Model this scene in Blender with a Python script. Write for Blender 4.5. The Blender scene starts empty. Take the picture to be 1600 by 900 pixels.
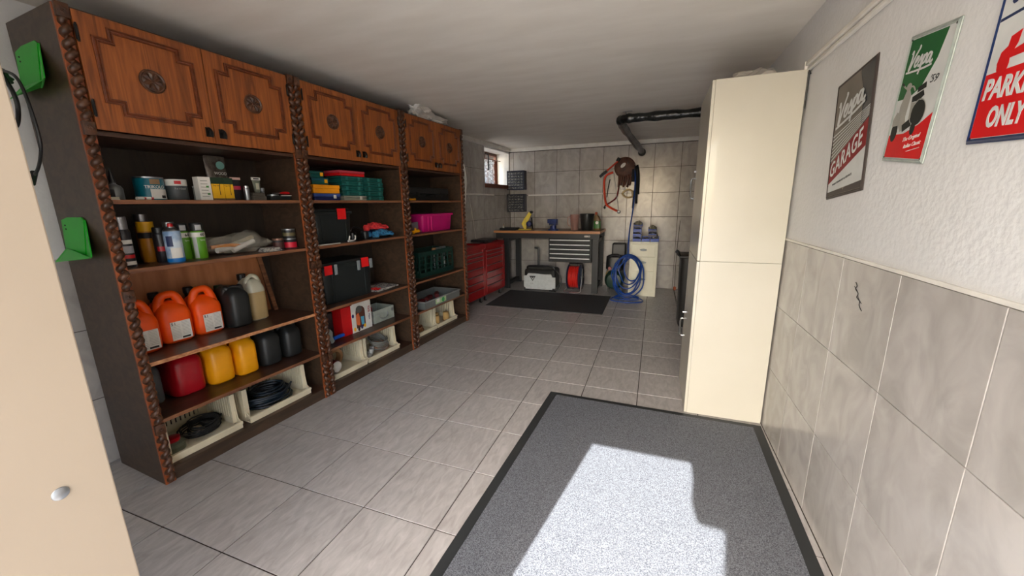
import bpy, bmesh, math, random
from mathutils import Vector, Matrix, noise
from math import sin, cos, pi, radians, atan
C = bpy.context.scene.collection
SC = bpy.context.scene
random.seed(7)
# ------------------------------------------------------------------ camera, world, sun, exposure
cam = bpy.data.objects.new('camera', bpy.data.cameras.new('camera')); C.objects.link(cam); SC.camera = cam
cam.data.sensor_width = 36; cam.data.lens = 600.11 / 1600 * 36; cam.data.clip_start = .02
YAW, PITCH, ROLL = -.354954, -.215373, -.015814
def cam_axes():
    f = Vector((sin(YAW)*cos(PITCH), cos(YAW)*cos(PITCH), sin(PITCH)))
    r = Vector((cos(YAW), -sin(YAW), 0)); u = r.cross(f)
    return cos(ROLL)*r + sin(ROLL)*u, -sin(ROLL)*r + cos(ROLL)*u, f
_r, _u, _f = cam_axes()
cam.matrix_world = Matrix(((_r.x, _u.x, -_f.x, 0), (_r.y, _u.y, -_f.y, 0), (_r.z, _u.z, -_f.z, 1.42), (0, 0, 0, 1)))
w = bpy.data.worlds.new('sky'); SC.world = w; w.use_nodes = True
nt = w.node_tree; nt.nodes.clear()
sky = nt.nodes.new('ShaderNodeTexSky'); sky.sky_type = 'NISHITA'; sky.sun_disc = False
sky.sun_elevation = radians(39); sky.sun_rotation = radians(190); sky.air_density = 1.0; sky.dust_density = 2.5
bg = nt.nodes.new('ShaderNodeBackground'); bg.inputs['Strength'].default_value = SKY_STRENGTH = .8
wo = nt.nodes.new('ShaderNodeOutputWorld')
nt.links.new(sky.outputs[0], bg.inputs[0]); nt.links.new(bg.outputs[0], wo.inputs[0])
sun = bpy.data.objects.new('sun', bpy.data.lights.new('sun', 'SUN')); C.objects.link(sun)
sun.data.energy = 10.5; sun.data.angle = radians(.4); sun.data.color = (1, .99, .975)
sun.rotation_euler = Vector((.1776, 1, -.814)).to_track_quat('-Z', 'Y').to_euler()
SC.view_settings.view_transform = 'Standard'; SC.view_settings.look = 'None'
SC.view_settings.gamma = 1; SC.view_settings.use_curve_mapping = False
SC.view_settings.exposure = 1.28
SC.cycles.max_bounces = 12; SC.cycles.diffuse_bounces = 8
# ------------------------------------------------------------------ materials
def s2l(c): return tuple(((v/255)/12.92 if v <= 10 else (((v/255)+.055)/1.055)**2.4) for v in c)
MATS = {}
def mat(name, col, rough=.5, metal=0, rot=(0, 0, 0), col2=None, scale=(8, 8, 8), bump=0, bscale=None, detail=4, dist=0, rnd=0, trans=0, alpha=1, coat=0, lo=.35, hi=.65, sheen=0, fine=0):
    """procedural material: two colours mixed by noise in object space, optional bump"""
    if name in MATS: return MATS[name]
    m = bpy.data.materials.new(name); m.use_nodes = True; n = m.node_tree.nodes; l = m.node_tree.links
    b = n['Principled BSDF']; b.inputs['Roughness'].default_value = rough; b.inputs['Metallic'].default_value = metal
    b.inputs['Coat Weight'].default_value = coat; b.inputs['Transmission Weight'].default_value = trans; b.inputs['Alpha'].default_value = alpha
    c1 = s2l(col); c2 = s2l(col2) if col2 else tuple(v*.86 for v in c1)
    tc = n.new('ShaderNodeTexCoord'); mp = n.new('ShaderNodeMapping'); mp.inputs['Scale'].default_value = scale; mp.inputs['Rotation'].default_value = rot
    l.new(tc.outputs['Object'], mp.inputs['Vector'])
    src = mp.outputs[0]
    if rnd:
        oi = n.new('ShaderNodeObjectInfo'); add = n.new('ShaderNodeVectorMath'); add.operation = 'ADD'
        mu = n.new('ShaderNodeMath'); mu.operation = 'MULTIPLY'; mu.inputs[1].default_value = 57
        l.new(oi.outputs['Random'], mu.inputs[0]); l.new(src, add.inputs[0]); l.new(mu.outputs[0], add.inputs[1]); src = add.outputs[0]
    tx = n.new('ShaderNodeTexNoise'); tx.inputs['Scale'].default_value = 1; tx.inputs['Detail'].default_value = detail; tx.inputs['Distortion'].default_value = dist
    l.new(src, tx.inputs['Vector'])
    cr = n.new('ShaderNodeValToRGB'); cr.color_ramp.elements[0].position = lo; cr.color_ramp.elements[1].position = hi
    cr.color_ramp.elements[0].color = (*c2, 1); cr.color_ramp.elements[1].color = (*c1, 1)
    l.new(tx.outputs[0], cr.inputs[0]); out = cr.outputs[0]
    if fine:
        t2 = n.new('ShaderNodeTexNoise'); t2.inputs['Scale'].default_value = fine; t2.inputs['Detail'].default_value = 2
        l.new(tc.outputs['Object'], t2.inputs['Vector'])
        mr = n.new('ShaderNodeMapRange'); mr.inputs[1].default_value = .3; mr.inputs[2].default_value = .7; mr.inputs[3].default_value = .55; mr.inputs[4].default_value = 1.45
        l.new(t2.outputs[0], mr.inputs[0]); vm = n.new('ShaderNodeVectorMath'); vm.operation = 'SCALE'
        l.new(out, vm.inputs[0]); l.new(mr.outputs[0], vm.inputs['Scale']); out = vm.outputs[0]
    if rnd:
        hs = n.new('ShaderNodeHueSaturation'); mr = n.new('ShaderNodeMapRange'); mr.inputs[3].default_value = 1-rnd; mr.inputs[4].default_value = 1+rnd
        l.new(oi.outputs['Random'], mr.inputs[0]); l.new(mr.outputs[0], hs.inputs['Value']); l.new(out, hs.inputs['Color']); out = hs.outputs[0]
    l.new(out, b.inputs['Base Color'])
    if bump:
        bn = n.new('ShaderNodeTexNoise'); bn.inputs['Detail'].default_value = 3
        if bscale is None: l.new(src, bn.inputs['Vector']); bn.inputs['Scale'].default_value = 1
        else: l.new(tc.outputs['Object'], bn.inputs['Vector']); bn.inputs['Scale'].default_value = bscale
        bu = n.new('ShaderNodeBump'); bu.inputs['Strength'].default_value = bump; bu.inputs['Distance'].default_value = .01
        l.new(bn.outputs[0], bu.inputs['Height']); l.new(bu.outputs[0], b.inputs['Normal'])
    MATS[name] = m; return m
def plain(name, col, rough=.45, metal=0, **k): return mat(name, col, rough, metal, col2=tuple(v*.93 for v in col), **k)
FLOORT = mat('floor_tile_stone', (182, 178, 174), .34, col2=(156, 151, 147), scale=(34, 11, 5), rot=(0, 0, -.25), detail=10, dist=.8, rnd=.04, bump=.04, lo=.3, hi=.72)
WALLT = mat('wall_tile_stone', (184, 179, 174), .22, col2=(163, 158, 153), scale=(7, 5, 5), rot=(0, 0, .6), detail=10, dist=1.1, rnd=.03, lo=.34, hi=.66)
GROUT = plain('grout', (58, 48, 42), .9)
GROUTL = plain('pale_grout', (150, 144, 138), .9)
PLASTER = mat('white_plaster', (217, 217, 217), .9, col2=(209, 209, 208), scale=(3, 3, 3), bump=.22, bscale=45)
CEIL = mat('ceiling_plaster', (238, 232, 222), .9, col2=(230, 223, 212), scale=(2, 7, 2), bump=.3, bscale=5, detail=6)
TRIMW = plain('trim_white', (226, 222, 214), .5)
OAK = mat('oak_door_wood', (172, 96, 40), .42, col2=(108, 54, 22), scale=(30, 30, 1.6), detail=7, dist=2.2, rnd=.04, lo=.3, hi=.75)
MOULD = mat('oak_moulding_wood', (118, 58, 28), .4, col2=(84, 38, 16), scale=(30, 30, 30))
LATH = mat('lath_wood', (160, 84, 42), .45, col2=(122, 60, 28), scale=(30, 30, 4))
CARVE = mat('carved_wood', (92, 57, 37), .28, col2=(54, 31, 19), scale=(40, 40, 40), rnd=.05)
DARKW = mat('dark_walnut_laminate', (78, 60, 46), .42, col2=(57, 43, 33), scale=(3, 14, 22), detail=6, dist=1.2)
SHELFW = mat('shelf_laminate', (78, 52, 38), .36, col2=(56, 37, 27), scale=(3, 30, 30), detail=5)
EDGE = mat('shelf_edge_wood', (140, 92, 60), .5, col2=(100, 60, 38), scale=(4, 60, 60))
BACKW = mat('back_panel_laminate', (56, 44, 34), .5, col2=(42, 33, 25), scale=(14, 3, 3), detail=6, dist=2)
LOOSE = mat('loose_board_wood', (188, 124, 80), .5, col2=(160, 98, 60), scale=(18, 3, 3), detail=5)
BLK = plain('black_plastic', (26, 27, 29), .4)
BLKM = plain('black_iron', (20, 19, 18), .4, .4)
CREAM = mat('cream_lacquer', (190, 186, 173), .28, col2=(184, 180, 166), scale=(1.5, 1.5, 1.5), coat=.2)
DOORCREAM = mat('cream_door_leaf', (164, 147, 127), .45, col2=(158, 141, 121), scale=(2, 2, 2))
CHROME = plain('chrome', (210, 212, 214), .2, 1)
STEEL = plain('brushed_steel', (170, 172, 175), .35, .9)
ORANGE = plain('orange_plastic', (250, 86, 4), .42)
RED = plain('red_plastic', (205, 20, 24), .35)
DRED = plain('crimson_plastic', (172, 14, 30), .33)
YEL = plain('amber_plastic', (246, 166, 14), .36)
WHITE = plain('white_print', (226, 222, 214), .5)
CRATE = plain('ivory_plastic', (226, 214, 184), .4)
GREEN = plain('green_plastic', (18, 176, 34), .4)
TEAL = plain('dark_teal_plastic', (14, 84, 78), .42)
BLUE = plain('blue_plastic', (28, 70, 168), .4)
NAVY = plain('navy_plastic', (22, 34, 92), .45)
MAGENTA = plain('magenta_plastic', (205, 20, 116), .4)
TOOLRED = plain('red_enamel', (168, 18, 24), .28, .1, coat=.4)
GRAPH = plain('graphite_steel', (33, 35, 38), .5, 0)
BEECH = mat('beech_worktop', (196, 140, 92), .4, col2=(170, 112, 70), scale=(3, 40, 40), detail=4)
PAPER = mat('newsprint', (196, 190, 180), .8, col2=(90, 84, 90), scale=(60, 60, 60), lo=.42, hi=.5)
INK = plain('ink_black', (30, 30, 34), .6)
# ------------------------------------------------------------------ mesh builder
class MB:
    def __init__(s): s.v = []; s.f = []
    def add(s, v, f):
        k = len(s.v); s.v += [tuple(p) for p in v]; s.f += [tuple(i+k for i in q) for q in f]; return s
    def box(s, x0, x1, y0, y1, z0, z1, b=0):
        if b <= 0:
            v = [(x, y, z) for z in (z0, z1) for y in (y0, y1) for x in (x0, x1)]
            return s.add(v, [(0, 2, 3, 1), (4, 5, 7, 6), (0, 1, 5, 4), (2, 6, 7, 3), (0, 4, 6, 2), (1, 3, 7, 5)])
        bm = bmesh.new(); bmesh.ops.create_cube(bm, size=1)
        for q in bm.verts: q.co = Vector(((x0+x1)/2+q.co.x*(x1-x0), (y0+y1)/2+q.co.y*(y1-y0), (z0+z1)/2+q.co.z*(z1-z0)))
        bmesh.ops.bevel(bm, geom=list(bm.edges), offset=b, segments=2, affect='EDGES', profile=.5)
        bm.verts.index_update(); v = [q.co[:] for q in bm.verts]; f = [[q.index for q in p.verts] for p in bm.faces]; bm.free()
        return s.add(v, f)
    def lathe(s, prof, seg=24, cx=0, cy=0, cz=0, axis='z', cap=True):
        v = []; f = []
        for r, z in prof:
            for i in range(seg):
                a = 2*pi*i/seg; p = (r*cos(a), r*sin(a), z)
                if axis == 'x': p = (p[2], p[0], p[1])
                if axis == 'y': p = (p[1], p[2], p[0])
                v.append((p[0]+cx, p[1]+cy, p[2]+cz))
        for j in range(len(prof)-1):
            for i in range(seg):
                k = (i+1) % seg; f.append((j*seg+i, j*seg+k, (j+1)*seg+k, (j+1)*seg+i))
        if cap: f.append(tuple(range(seg))[::-1]); f.append(tuple((len(prof)-1)*seg+i for i in range(seg)))
        return s.add(v, f)
    def cyl(s, cx, cy, z0, z1, r, r2=None, seg=20, axis='z', cz=0):
        r2 = r if r2 is None else r2
        if axis == 'z': return s.lathe([(r, z0), (r2, z1)], seg, cx, cy, 0)
        if axis == 'x': return s.lathe([(r, z0), (r2, z1)], seg, 0, cx, cy, 'x')
        return s.lathe([(r, z0), (r2, z1)], seg, cx, 0, cy, 'y')
    def tube(s, pts, r, seg=8, smooth=0, closed=False):
        P = [Vector(p) for p in pts]
        if smooth:
            Q = []; n = len(P)
            rng = range(n) if closed else range(n-1)
            for i in rng:
                if closed: a, b, c, d = P[i-1], P[i], P[(i+1) % n], P[(i+2) % n]
                else: a, b, c, d = P[max(i-1, 0)], P[i], P[i+1], P[min(i+2, n-1)]
                for k in range(smooth):
                    t = k/smooth; Q.append(.5*((2*b)+(c-a)*t+(2*a-5*b+4*c-d)*t*t+(3*b-a-3*c+d)*t**3))
            if not closed: Q.append(P[-1])
            P = Q
        v = []; f = []; n = len(P); up = None
        for i, p in enumerate(P):
            if closed: d = (P[(i+1) % n]-P[i-1])
            else: d = P[min(i+1, n-1)]-P[max(i-1, 0)]
            d = d.normalized() if d.length > 1e-9 else Vector((0, 0, 1))
            if up is None: up = Vector((0, 0, 1)) if abs(d.z) < .9 else Vector((1, 0, 0))
            a = d.cross(up).normalized(); up = a.cross(d).normalized()
            rr = r(i/(n-1)) if callable(r) else r
            for k in range(seg):
                an = 2*pi*k/seg; q = p+a*rr*cos(an)+up*rr*sin(an); v.append(q[:])
        m = n if closed else n-1
        for j in range(m):
            for k in range(seg):
                k2 = (k+1) % seg; j2 = (j+1) % n; f.append((j*seg+k, j*seg+k2, j2*seg+k2, j2*seg+k))
        if not closed: f.append(tuple(range(seg))[::-1]); f.append(tuple((n-1)*seg+k for k in range(seg)))
        return s.add(v, f)
    def prism(s, poly, d0, d1, axis='y'):
        def P(a, b, d): return {'y': (a, d, b), 'z': (a, b, d), 'x': (d, a, b)}[axis]
        n = len(poly); v = [P(a, b, d0) for a, b in poly]+[P(a, b, d1) for a, b in poly]
        return s.add(v, [tuple(range(n))[::-1], tuple(range(n, 2*n))]+[(i, (i+1) % n, n+(i+1) % n, n+i) for i in range(n)])
    def loft(s, rings, seg=24, e=4.0):
        """rounded-rectangle rings: (z, cx, cy, hx, hy)"""
        v = []; f = []
        for z, cx, cy, hx, hy in rings:
            for i in range(seg):
                a = 2*pi*(i+.5)/seg; ca, sa = cos(a), sin(a)
                v.append((cx+hx*math.copysign(abs(ca)**(2/e), ca), cy+hy*math.copysign(abs(sa)**(2/e), sa), z))
        for j in range(len(rings)-1):
            for i in range(seg):
                k = (i+1) % seg; f.append((j*seg+i, j*seg+k, (j+1)*seg+k, (j+1)*seg+i))
        f.append(tuple(range(seg))[::-1]); f.append(tuple((len(rings)-1)*seg+i for i in range(seg)))
        return s.add(v, f)
    def patch(s, cx, cy, r, a0, a1, z0, z1, n=8):
        v = []; f = []
        for i in range(n+1):
            a = radians(a0+(a1-a0)*i/n)
            v += [(cx+r*cos(a), cy+r*sin(a), z0), (cx+r*cos(a), cy+r*sin(a), z1)]
        f = [(2*i, 2*i+2, 2*i+3, 2*i+1) for i in range(n)]
        return s.add(v, f)
    def blob(s, cx, cy, cz, rx, ry, rz, amp=.25, freq=3, sub=3, seed=0, flat=True):
        bm = bmesh.new(); bmesh.ops.create_icosphere(bm, subdivisions=sub, radius=1)
        for q in bm.verts:
            d = 1+amp*noise.noise(q.co*freq+Vector((seed*7.3, seed, 0)))+amp*.5*noise.noise(q.co*freq*2.7+Vector((seed, 0, 3)))
            c = q.co*d; z = cz+c.z*rz
            if flat: z = max(z, cz-rz*.75)
            q.co = Vector((cx+c.x*rx, cy+c.y*ry, z))
        bm.verts.index_update(); v = [q.co[:] for q in bm.verts]; f = [[q.index for q in p.verts] for p in bm.faces]; bm.free()
        return s.add(v, f)
    def mesh(s, name, m, smooth=False, ang=35):
        me = bpy.data.meshes.new(name); me.from_pydata(s.v, [], s.f); me.validate()
        bm = bmesh.new(); bm.from_mesh(me); bmesh.ops.recalc_face_normals(bm, faces=bm.faces[:]); bm.to_mesh(me); bm.free()
        if m: me.materials.append(m)
        if smooth:
            me.polygons.foreach_set('use_smooth', [True]*len(me.polygons)); me.set_sharp_from_angle(angle=radians(ang))
        return me
def obj(name, mb, m, parent=None, smooth=False, loc=None, rot=None, label=None):
    me = mb.mesh(name, m, smooth) if isinstance(mb, MB) else mb
    o = bpy.data.objects.new(name, me); C.objects.link(o)
    if parent is not None: o.parent = parent
    if loc is not None: o.location = loc
    if rot is not None: o.rotation_euler = rot
    if label: o['label'] = label
    return o
def tag(o, label, cat, group=None):
    o['label'] = label; o['category'] = cat
    if group: o['group'] = group
    return o
def thing(name, label, cat, loc=(0, 0, 0), rz=0, group=None, rot=None):
    o = bpy.data.objects.new(name, None); C.objects.link(o); o.empty_display_size = .05
    o.location = loc; o.rotation_euler = rot if rot else (0, 0, rz)
    return tag(o, label, cat, group)
def struct(name, mb, m, smooth=False, loc=None, rot=None):
    o = obj(name, mb, m, None, smooth, loc, rot); o['kind'] = 'structure'; return o
def dup(root, loc=None, rz=None, label=None, group=None):
    def cp(o, par):
        c = o.copy(); C.objects.link(c)
        if par: c.parent = par
        for ch in kids[o]: cp(ch, c)
        return c
    kids = {}
    def walk(o):
        kids[o] = [c for c in bpy.data.objects if c.parent == o]
        for c in kids[o]: walk(c)
    walk(root); r = cp(root, None)
    if loc is not None: r.location = loc
    if rz is not None: r.rotation_euler = (0, 0, rz)
    if label: r['label'] = label
    if group: r['group'] = group
    return r
def text_mesh(t, size, m, bold=0, shear=0, ext=.0003, width=None, spacing=1):
    cu = bpy.data.curves.new('lettering', 'FONT'); cu.body = t; cu.size = size; cu.extrude = ext; cu.offset = bold; cu.shear = shear
    cu.align_x = 'CENTER'; cu.align_y = 'CENTER'; cu.resolution_u = 3; cu.space_character = spacing
    o = bpy.data.objects.new('lettering', cu); C.objects.link(o); bpy.context.view_layer.update()
    me = bpy.data.meshes.new_from_object(o.evaluated_get(bpy.context.evaluated_depsgraph_get()))
    bpy.data.objects.remove(o); bpy.data.curves.remove(cu); me.materials.clear(); me.materials.append(m); me.name = 'lettering'
    if width and len(me.vertices):
        xs = [v.co.x for v in me.vertices]; k = width/(max(xs)-min(xs)); c = (max(xs)+min(xs))/2
        for v in me.vertices: v.co.x = (v.co.x-c)*k
    return me
def bend(me, cx, cy, r, a0, z):      # wrap a text mesh round a vertical cylinder
    for v in me.vertices:
        a = radians(a0)+v.co.x/r; rr = r+v.co.z+.0006; v.co = Vector((cx+rr*cos(a), cy+rr*sin(a), z+v.co.y))
    return me
def flat_text(name, t, size, m, parent, x, y, z, **k):   # on a face that looks along local -y
    return obj(name, text_mesh(t, size, m, **k), None, parent, loc=(x, y, z), rot=(pi/2, 0, 0))
# ------------------------------------------------------------------ frames
ANG = atan(.06505); O = Vector((-2.3379, 1.022, 0)); SR = pi/2-ANG
SA = Vector((sin(ANG), cos(ANG), 0)); TA = Vector((-cos(ANG), sin(ANG), 0))
def W(s, t, z): return O+s*SA+t*TA+Vector((0, 0, z))
S1, S2, S3, S4, S5 = 1.467, 1.142, .667, .356, .075
def sh(name, label, cat, s, t, z, rz=0, group=None): return thing(name, label, cat, W(s, t, z), SR+rz, group)
# ------------------------------------------------------------------ room shell
H = 2.38; XR = .725; YB = 6.76; YF = -.5
fl = struct('floor', MB().box(-3.3, 1.0, YF-.2, YB+.25, -.12, -.004), GROUT)
def tile_mesh(cache, wx, wy, m, th=.006):
    k = (round(wx, 3), round(wy, 3))
    if k not in cache: cache[k] = MB().box(0, k[0], 0, k[1], -th, 0, .0012).mesh('tile', m, False)
    return cache[k]
fc = {}; G = .0062
xs = [-2.036+.3978*i for i in range(-3, 9)]; ys = [.836+.3999*j for j in range(-4, 17)]
LWX = lambda y: -2.86+.0591*(y-1.0)
for i in range(len(xs)-1):
    for j in range(len(ys)-1):
        x0, x1, y0, y1 = max(xs[i], -2.95), min(xs[i+1], XR), max(ys[j], YF), min(ys[j+1], YB)
        if x1-x0 < .02 or y1-y0 < .02 or x1 < LWX(y1)-.02: continue
        if x0 < LWX(y1): x0 = min(LWX((y0+y1)/2), x1-.02)
        obj('tile', tile_mesh(fc, x1-x0-G, y1-y0-G, FLOORT), None, fl, loc=(x0+G/2, y0+G/2, 0))
ce = struct('ceiling', MB().box(-3.3, 1.0, YF-.2, YB+.25, H, H+.15), CEIL)
# right wall: white plaster, tiled to 1.19 m
wr = struct('wall_right', MB().box(XR+.006, XR+.2, YF-.2, YB+.25, -.12, H), PLASTER)
obj('tile_backing', MB().box(XR+.003, XR+.0062, YF, YB, 0, 1.186), GROUTL, wr)
wc = {}
def wtile(parent, wdt, hgt, M):
    k = (round(wdt, 3), round(hgt, 3))
    if k not in wc: wc[k] = MB().box(0, k[0], 0, k[1], -.007, 0, .0012).mesh('tile', WALLT)
    o = obj('tile', wc[k], None, parent); o.matrix_local = M; return o
def wall_frame(origin, xdir):   # local X along xdir, Y up, Z = X x Y
    x = Vector(xdir).normalized(); y = Vector((0, 0, 1)); z = x.cross(y)
    return Matrix(((x.x, y.x, z.x, origin[0]), (x.y, y.y, z.y, origin[1]), (x.z, y.z, z.z, origin[2]), (0, 0, 0, 1)))
RY = [1.115+.3955*k for k in range(-5, 15)]
for a, b in zip(RY[:-1], RY[1:]):
    a, b = max(a, YF), min(b, YB)
    if b-a < .02: continue
    for r in range(3):
        wtile(wr, b-a-.003, .3955-.003, wall_frame((XR, b-.0015, .0015+.3955*r), (0, -1, 0)))
struct('trim_1', MB().box(XR-.004, XR+.007, YF, YB, 1.188, 1.200, .002), TRIMW)
# back wall, fully tiled
wb = struct('wall_back', MB().box(-3.3, 1.0, YB+.003, YB+.25, -.12, H), GROUT)
BX = [-2.835]+[-2.4385+.3955*k for k in range(0, 9)]
BZ = [0, .393, .788, 1.18, 1.565, 1.957, 2.312]
for a, b in zip(BX[:-1], BX[1:]):
    a, b = max(a, -2.515), min(b, XR)
    if b-a < .02: continue
    for c, d in zip(BZ[:-1], BZ[1:]): wtile(wb, b-a-.0055, d-c-.0055, wall_frame((a+.0027, YB, c+.0027), (1, 0, 0)))
struct('trim_2', MB().box(-2.52, XR, YB-.022, YB+.004, 2.318, H, .004), TRIMW)
# left wall in its own frame: X along the wall, Y out of the room
LR = pi/2-atan(.0591); LO = (-2.86, 1.0, 0)
def LWp(x, y, z): # local -> world
    return Vector(LO)+Vector((cos(LR)*x-sin(LR)*y, sin(LR)*x+cos(LR)*y, z))
WX0, WX1, WZ0, WZ1 = 4.80, 5.755, 1.735, 2.30
m = MB(); m.box(-1.75, WX0, .003, .3, -.12, H); m.box(WX0, WX1, .003, .3, -.12, WZ0); m.box(WX0, WX1, .003, .3, WZ1, H); m.box(WX1, 5.9, .003, .3, -.12, H)
wl = struct('wall_left', m, PLASTER, loc=LO, rot=(0, 0, LR))
obj('tile_backing', MB().box(-1.5, WX0-.001, .0005, .0031, 0, 1.176).box(3.0, WX0-.001, .0005, .0031, 1.176, 2.312).box(WX0-.001, 5.77, .0005, .0031, 0, WZ0-.001), GROUT, wl)
LX = [.0+.3955*k for k in range(-4, 16)]
for a, b in zip(LX[:-1], LX[1:]):
    b = min(b, 5.768)
    for c, d in zip(BZ[:-1], BZ[1:]):
        if c > 1.1 and a < 2.9: continue
        if b > WX0+.02 and d > WZ0:
            if a < WX0-.02 and c >= WZ0: b2 = WX0
            elif c < WZ0 and a >= WX0-.02:
                if WZ0-c > .02: wtile(wl, b-a-.003, WZ0-c-.003, Matrix(((1, 0, 0, a+.0015), (0, 0, -1, 0), (0, 1, 0, c+.0015), (0, 0, 0, 1))))
                continue
            elif c < WZ0:
                wtile(wl, WX0-a-.003, d-c-.003, Matrix(((1, 0, 0, a+.0015), (0, 0, -1, 0), (0, 1, 0, c+.0015), (0, 0, 0, 1))))
                wtile(wl, b-WX0-.003, WZ0-c-.003, Matrix(((1, 0, 0, WX0+.0015), (0, 0, -1, 0), (0, 1, 0, c+.0015), (0, 0, 0, 1)))); continue
            else: continue
            wtile(wl, b2-a-.003, d-c-.003, Matrix(((1, 0, 0, a+.0015), (0, 0, -1, 0), (0, 1, 0, c+.0015), (0, 0, 0, 1)))); continue
        wtile(wl, b-a-.003, d-c-.003, Matrix(((1, 0, 0, a+.0015), (0, 0, -1, 0), (0, 1, 0, c+.0015), (0, 0, 0, 1))))
struct('trim_3', MB().box(2.9, 5.76, -.022, .004, 2.318, H, .004), TRIMW, loc=LO, rot=(0, 0, LR))
# front wall with the doorway behind the camera
m = MB(); m.box(-3.3, -1.25, YF-.2, YF, -.12, H); m.box(-1.25, .72, YF-.2, YF, 2.272, H); m.box(.72, 1.0, YF-.2, YF, -.12, H)
struct('wall_front', m, PLASTER)
struct('yard', MB().box(-25, 25, -30, 30, -.3, -.16), mat('yard_gravel', (160, 156, 148), .9, col2=(140, 138, 130), scale=(2, 2, 2)))
struct('driveway', MB().box(-9, 9, -12, YF-.2, -.14, -.02), mat('driveway_concrete', (172, 170, 165), .9, col2=(158, 155, 149), scale=(3, 3, 3)))
# garage window in the left wall
win = struct('window_1', MB().box(WX0, WX1, .235, .275, WZ0, WZ0+.05).box(WX0, WX1, .235, .275, WZ1-.05, WZ1).box(WX0, WX0+.05, .235, .275, WZ0+.05, WZ1-.05).box(WX1-.05, WX1, .235, .275, WZ0+.05, WZ1-.05),
             plain('brown_window_wood', (112, 62, 40), .5), loc=LO, rot=(0, 0, LR))
gl = bpy.data.materials.new('window_glass'); gl.use_nodes = True; _n = gl.node_tree.nodes
_g = _n.new('ShaderNodeBsdfGlossy'); _g.inputs['Roughness'].default_value = .02; _t = _n.new('ShaderNodeBsdfTransparent'); _m = _n.new('ShaderNodeMixShader'); _m.inputs[0].default_value = .06
gl.node_tree.links.new(_t.outputs[0], _m.inputs[1]); gl.node_tree.links.new(_g.outputs[0], _m.inputs[2]); gl.node_tree.links.new(_m.outputs[0], _n['Material Output'].inputs[0]); obj('pane', MB().box(WX0+.05, WX1-.05, .252, .257, WZ0+.05, WZ1-.05), gl, win)
obj('mullion', MB().box((WX0+WX1)/2-.02, (WX0+WX1)/2+.02, .237, .273, WZ0+.05, WZ1-.05), MATS['brown_window_wood'], win)
obj('window_sill', MB().box(WX0-.01, WX1-.01, -.03, .24, WZ0-.0, WZ0+.012, .003).box(WX0-.01, WX1-.01, -.028, -.006, WZ0-.05, WZ0), MATS['brown_window_wood'], win)
obj('window_lining', MB().box(WX0, WX1, .0, .24, WZ1-.006, WZ1).box(WX0, WX0+.006, 0, .24, WZ0+.004, WZ1-.006).box(WX1-.006, WX1, 0, .24, WZ0+.004, WZ1-.006), TRIMW, win)
# ------------------------------------------------------------------ leaf of the garage door beside the camera, added sun blocker
leaf = thing('garage_door_leaf', 'tall cream door leaf standing open in the left foreground', 'door', (-.725, .2585, 0))
obj('panel', MB().box(-.04, 0, -.74, 0, .012, 2.08, .002), DOORCREAM, leaf)
obj('screw_head', MB().lathe([(.0001, .0034), (.005, .003), (.0085, .0012), (.009, 0)], 16, 0, -.0525, 1.051, 'x'), STEEL, leaf, True, label='round steel screw head')
# unseen slabs added outside, cut to shape the sun patch on the mat
kq = 2.4/.814
struct('added_sun_blocker', MB().prism([(x-.1776*kq, y-kq) for x, y in [(-.08, -.9), (.33, 1.405), (.368, 1.645), (.26, 1.655), (.244, 1.79), (.266, 1.965), (.262, 2.2), (1.4, 2.2), (1.4, -.9)]], 2.4, 2.43, 'z').prism([(x-.1776*kq, y-kq) for x, y in [(-3.2, -.9), (-.94, -.9), (-.585, 1.087), (-.39, 2.2), (-3.2, 2.2)]], 2.4, 2.43, 'z'), MATS['driveway_concrete'])
# ------------------------------------------------------------------ carved wall units
UW = 1.053
def twist_mesh(hand):
    m = MB(); seg = 10; step = .004
    for z0, z1 in ((.012, .288), (.348, .985), (1.05, 1.738), (1.798, 2.195)):
        n = int((z1-z0)/step); pts = []
        for i in range(n+1):
            z = z0+(z1-z0)*i/n; a = hand*2*pi*z/.047; e = max(.2, min(1, (z-z0)/.02, (z1-z)/.02))
            pts.append((.0088*cos(a)*e, -.009+.0085*sin(a)*e, z))
        m.tube(pts, .0142, seg)
    return m.mesh('twist_column', CARVE, True, 180)
TW = {1: twist_mesh(1), -1: twist_mesh(-1)}
def block_mesh(h):
    m = MB().box(-.021, .021, -.024, .004, -h, h, .003)
    for k in range(8):
        a = 2*pi*k/8; m.blob(.009*cos(a), -.024, .009*sin(a), .006, .003, .006, 0, 1, 1, 0, False)
    return m.blob(0, -.025, 0, .005, .004, .005, 0, 1, 1, 0, False).mesh('carved_block', CARVE, True)
BM = block_mesh(.028); BM2 = block_mesh(.026)
def door_poly(x0, x1, z0, z1, nx, nz):
    return [(x0+nx, z0), (x1-nx, z0), (x1-nx, z0+nz), (x1, z0+nz), (x1, z1-nz), (x1-nx, z1-nz), (x1-nx, z1), (x0+nx, z1), (x0+nx, z1-nz), (x0, z1-nz), (x0, z0+nz), (x0+nx, z0+nz)]
def offset_poly(P, d):
    n = len(P); out = []
    for i in range(n):
        a, b, c = Vector(P[i-1]), Vector(P[i]), Vector(P[(i+1) % n])
        e1, e2 = (b-a).normalized(), (c-b).normalized(); n1 = Vector((-e1.y, e1.x)); n2 = Vector((-e2.y, e2.x)); q = b+(n1+n2)*d; out.append((q.x, q.y))
    return out
def mould_mesh(P):
    m = MB(); prof = [(0, 0), (.001, .006), (.006, .007), (.008, .003), (.012, .003), (.014, .008), (.019, .008), (.022, 0)]; v = []; f = []; n = len(P)
    for d, h in prof: v += [(x, -.018-h, z) for x, z in offset_poly(P, d)]
    for j in range(len(prof)-1):
        for i in range(n): f.append((j*n+i, j*n+(i+1) % n, (j+1)*n+(i+1) % n, (j+1)*n+i))
    return m.add(v, f).mesh('moulding', MOULD)
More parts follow.
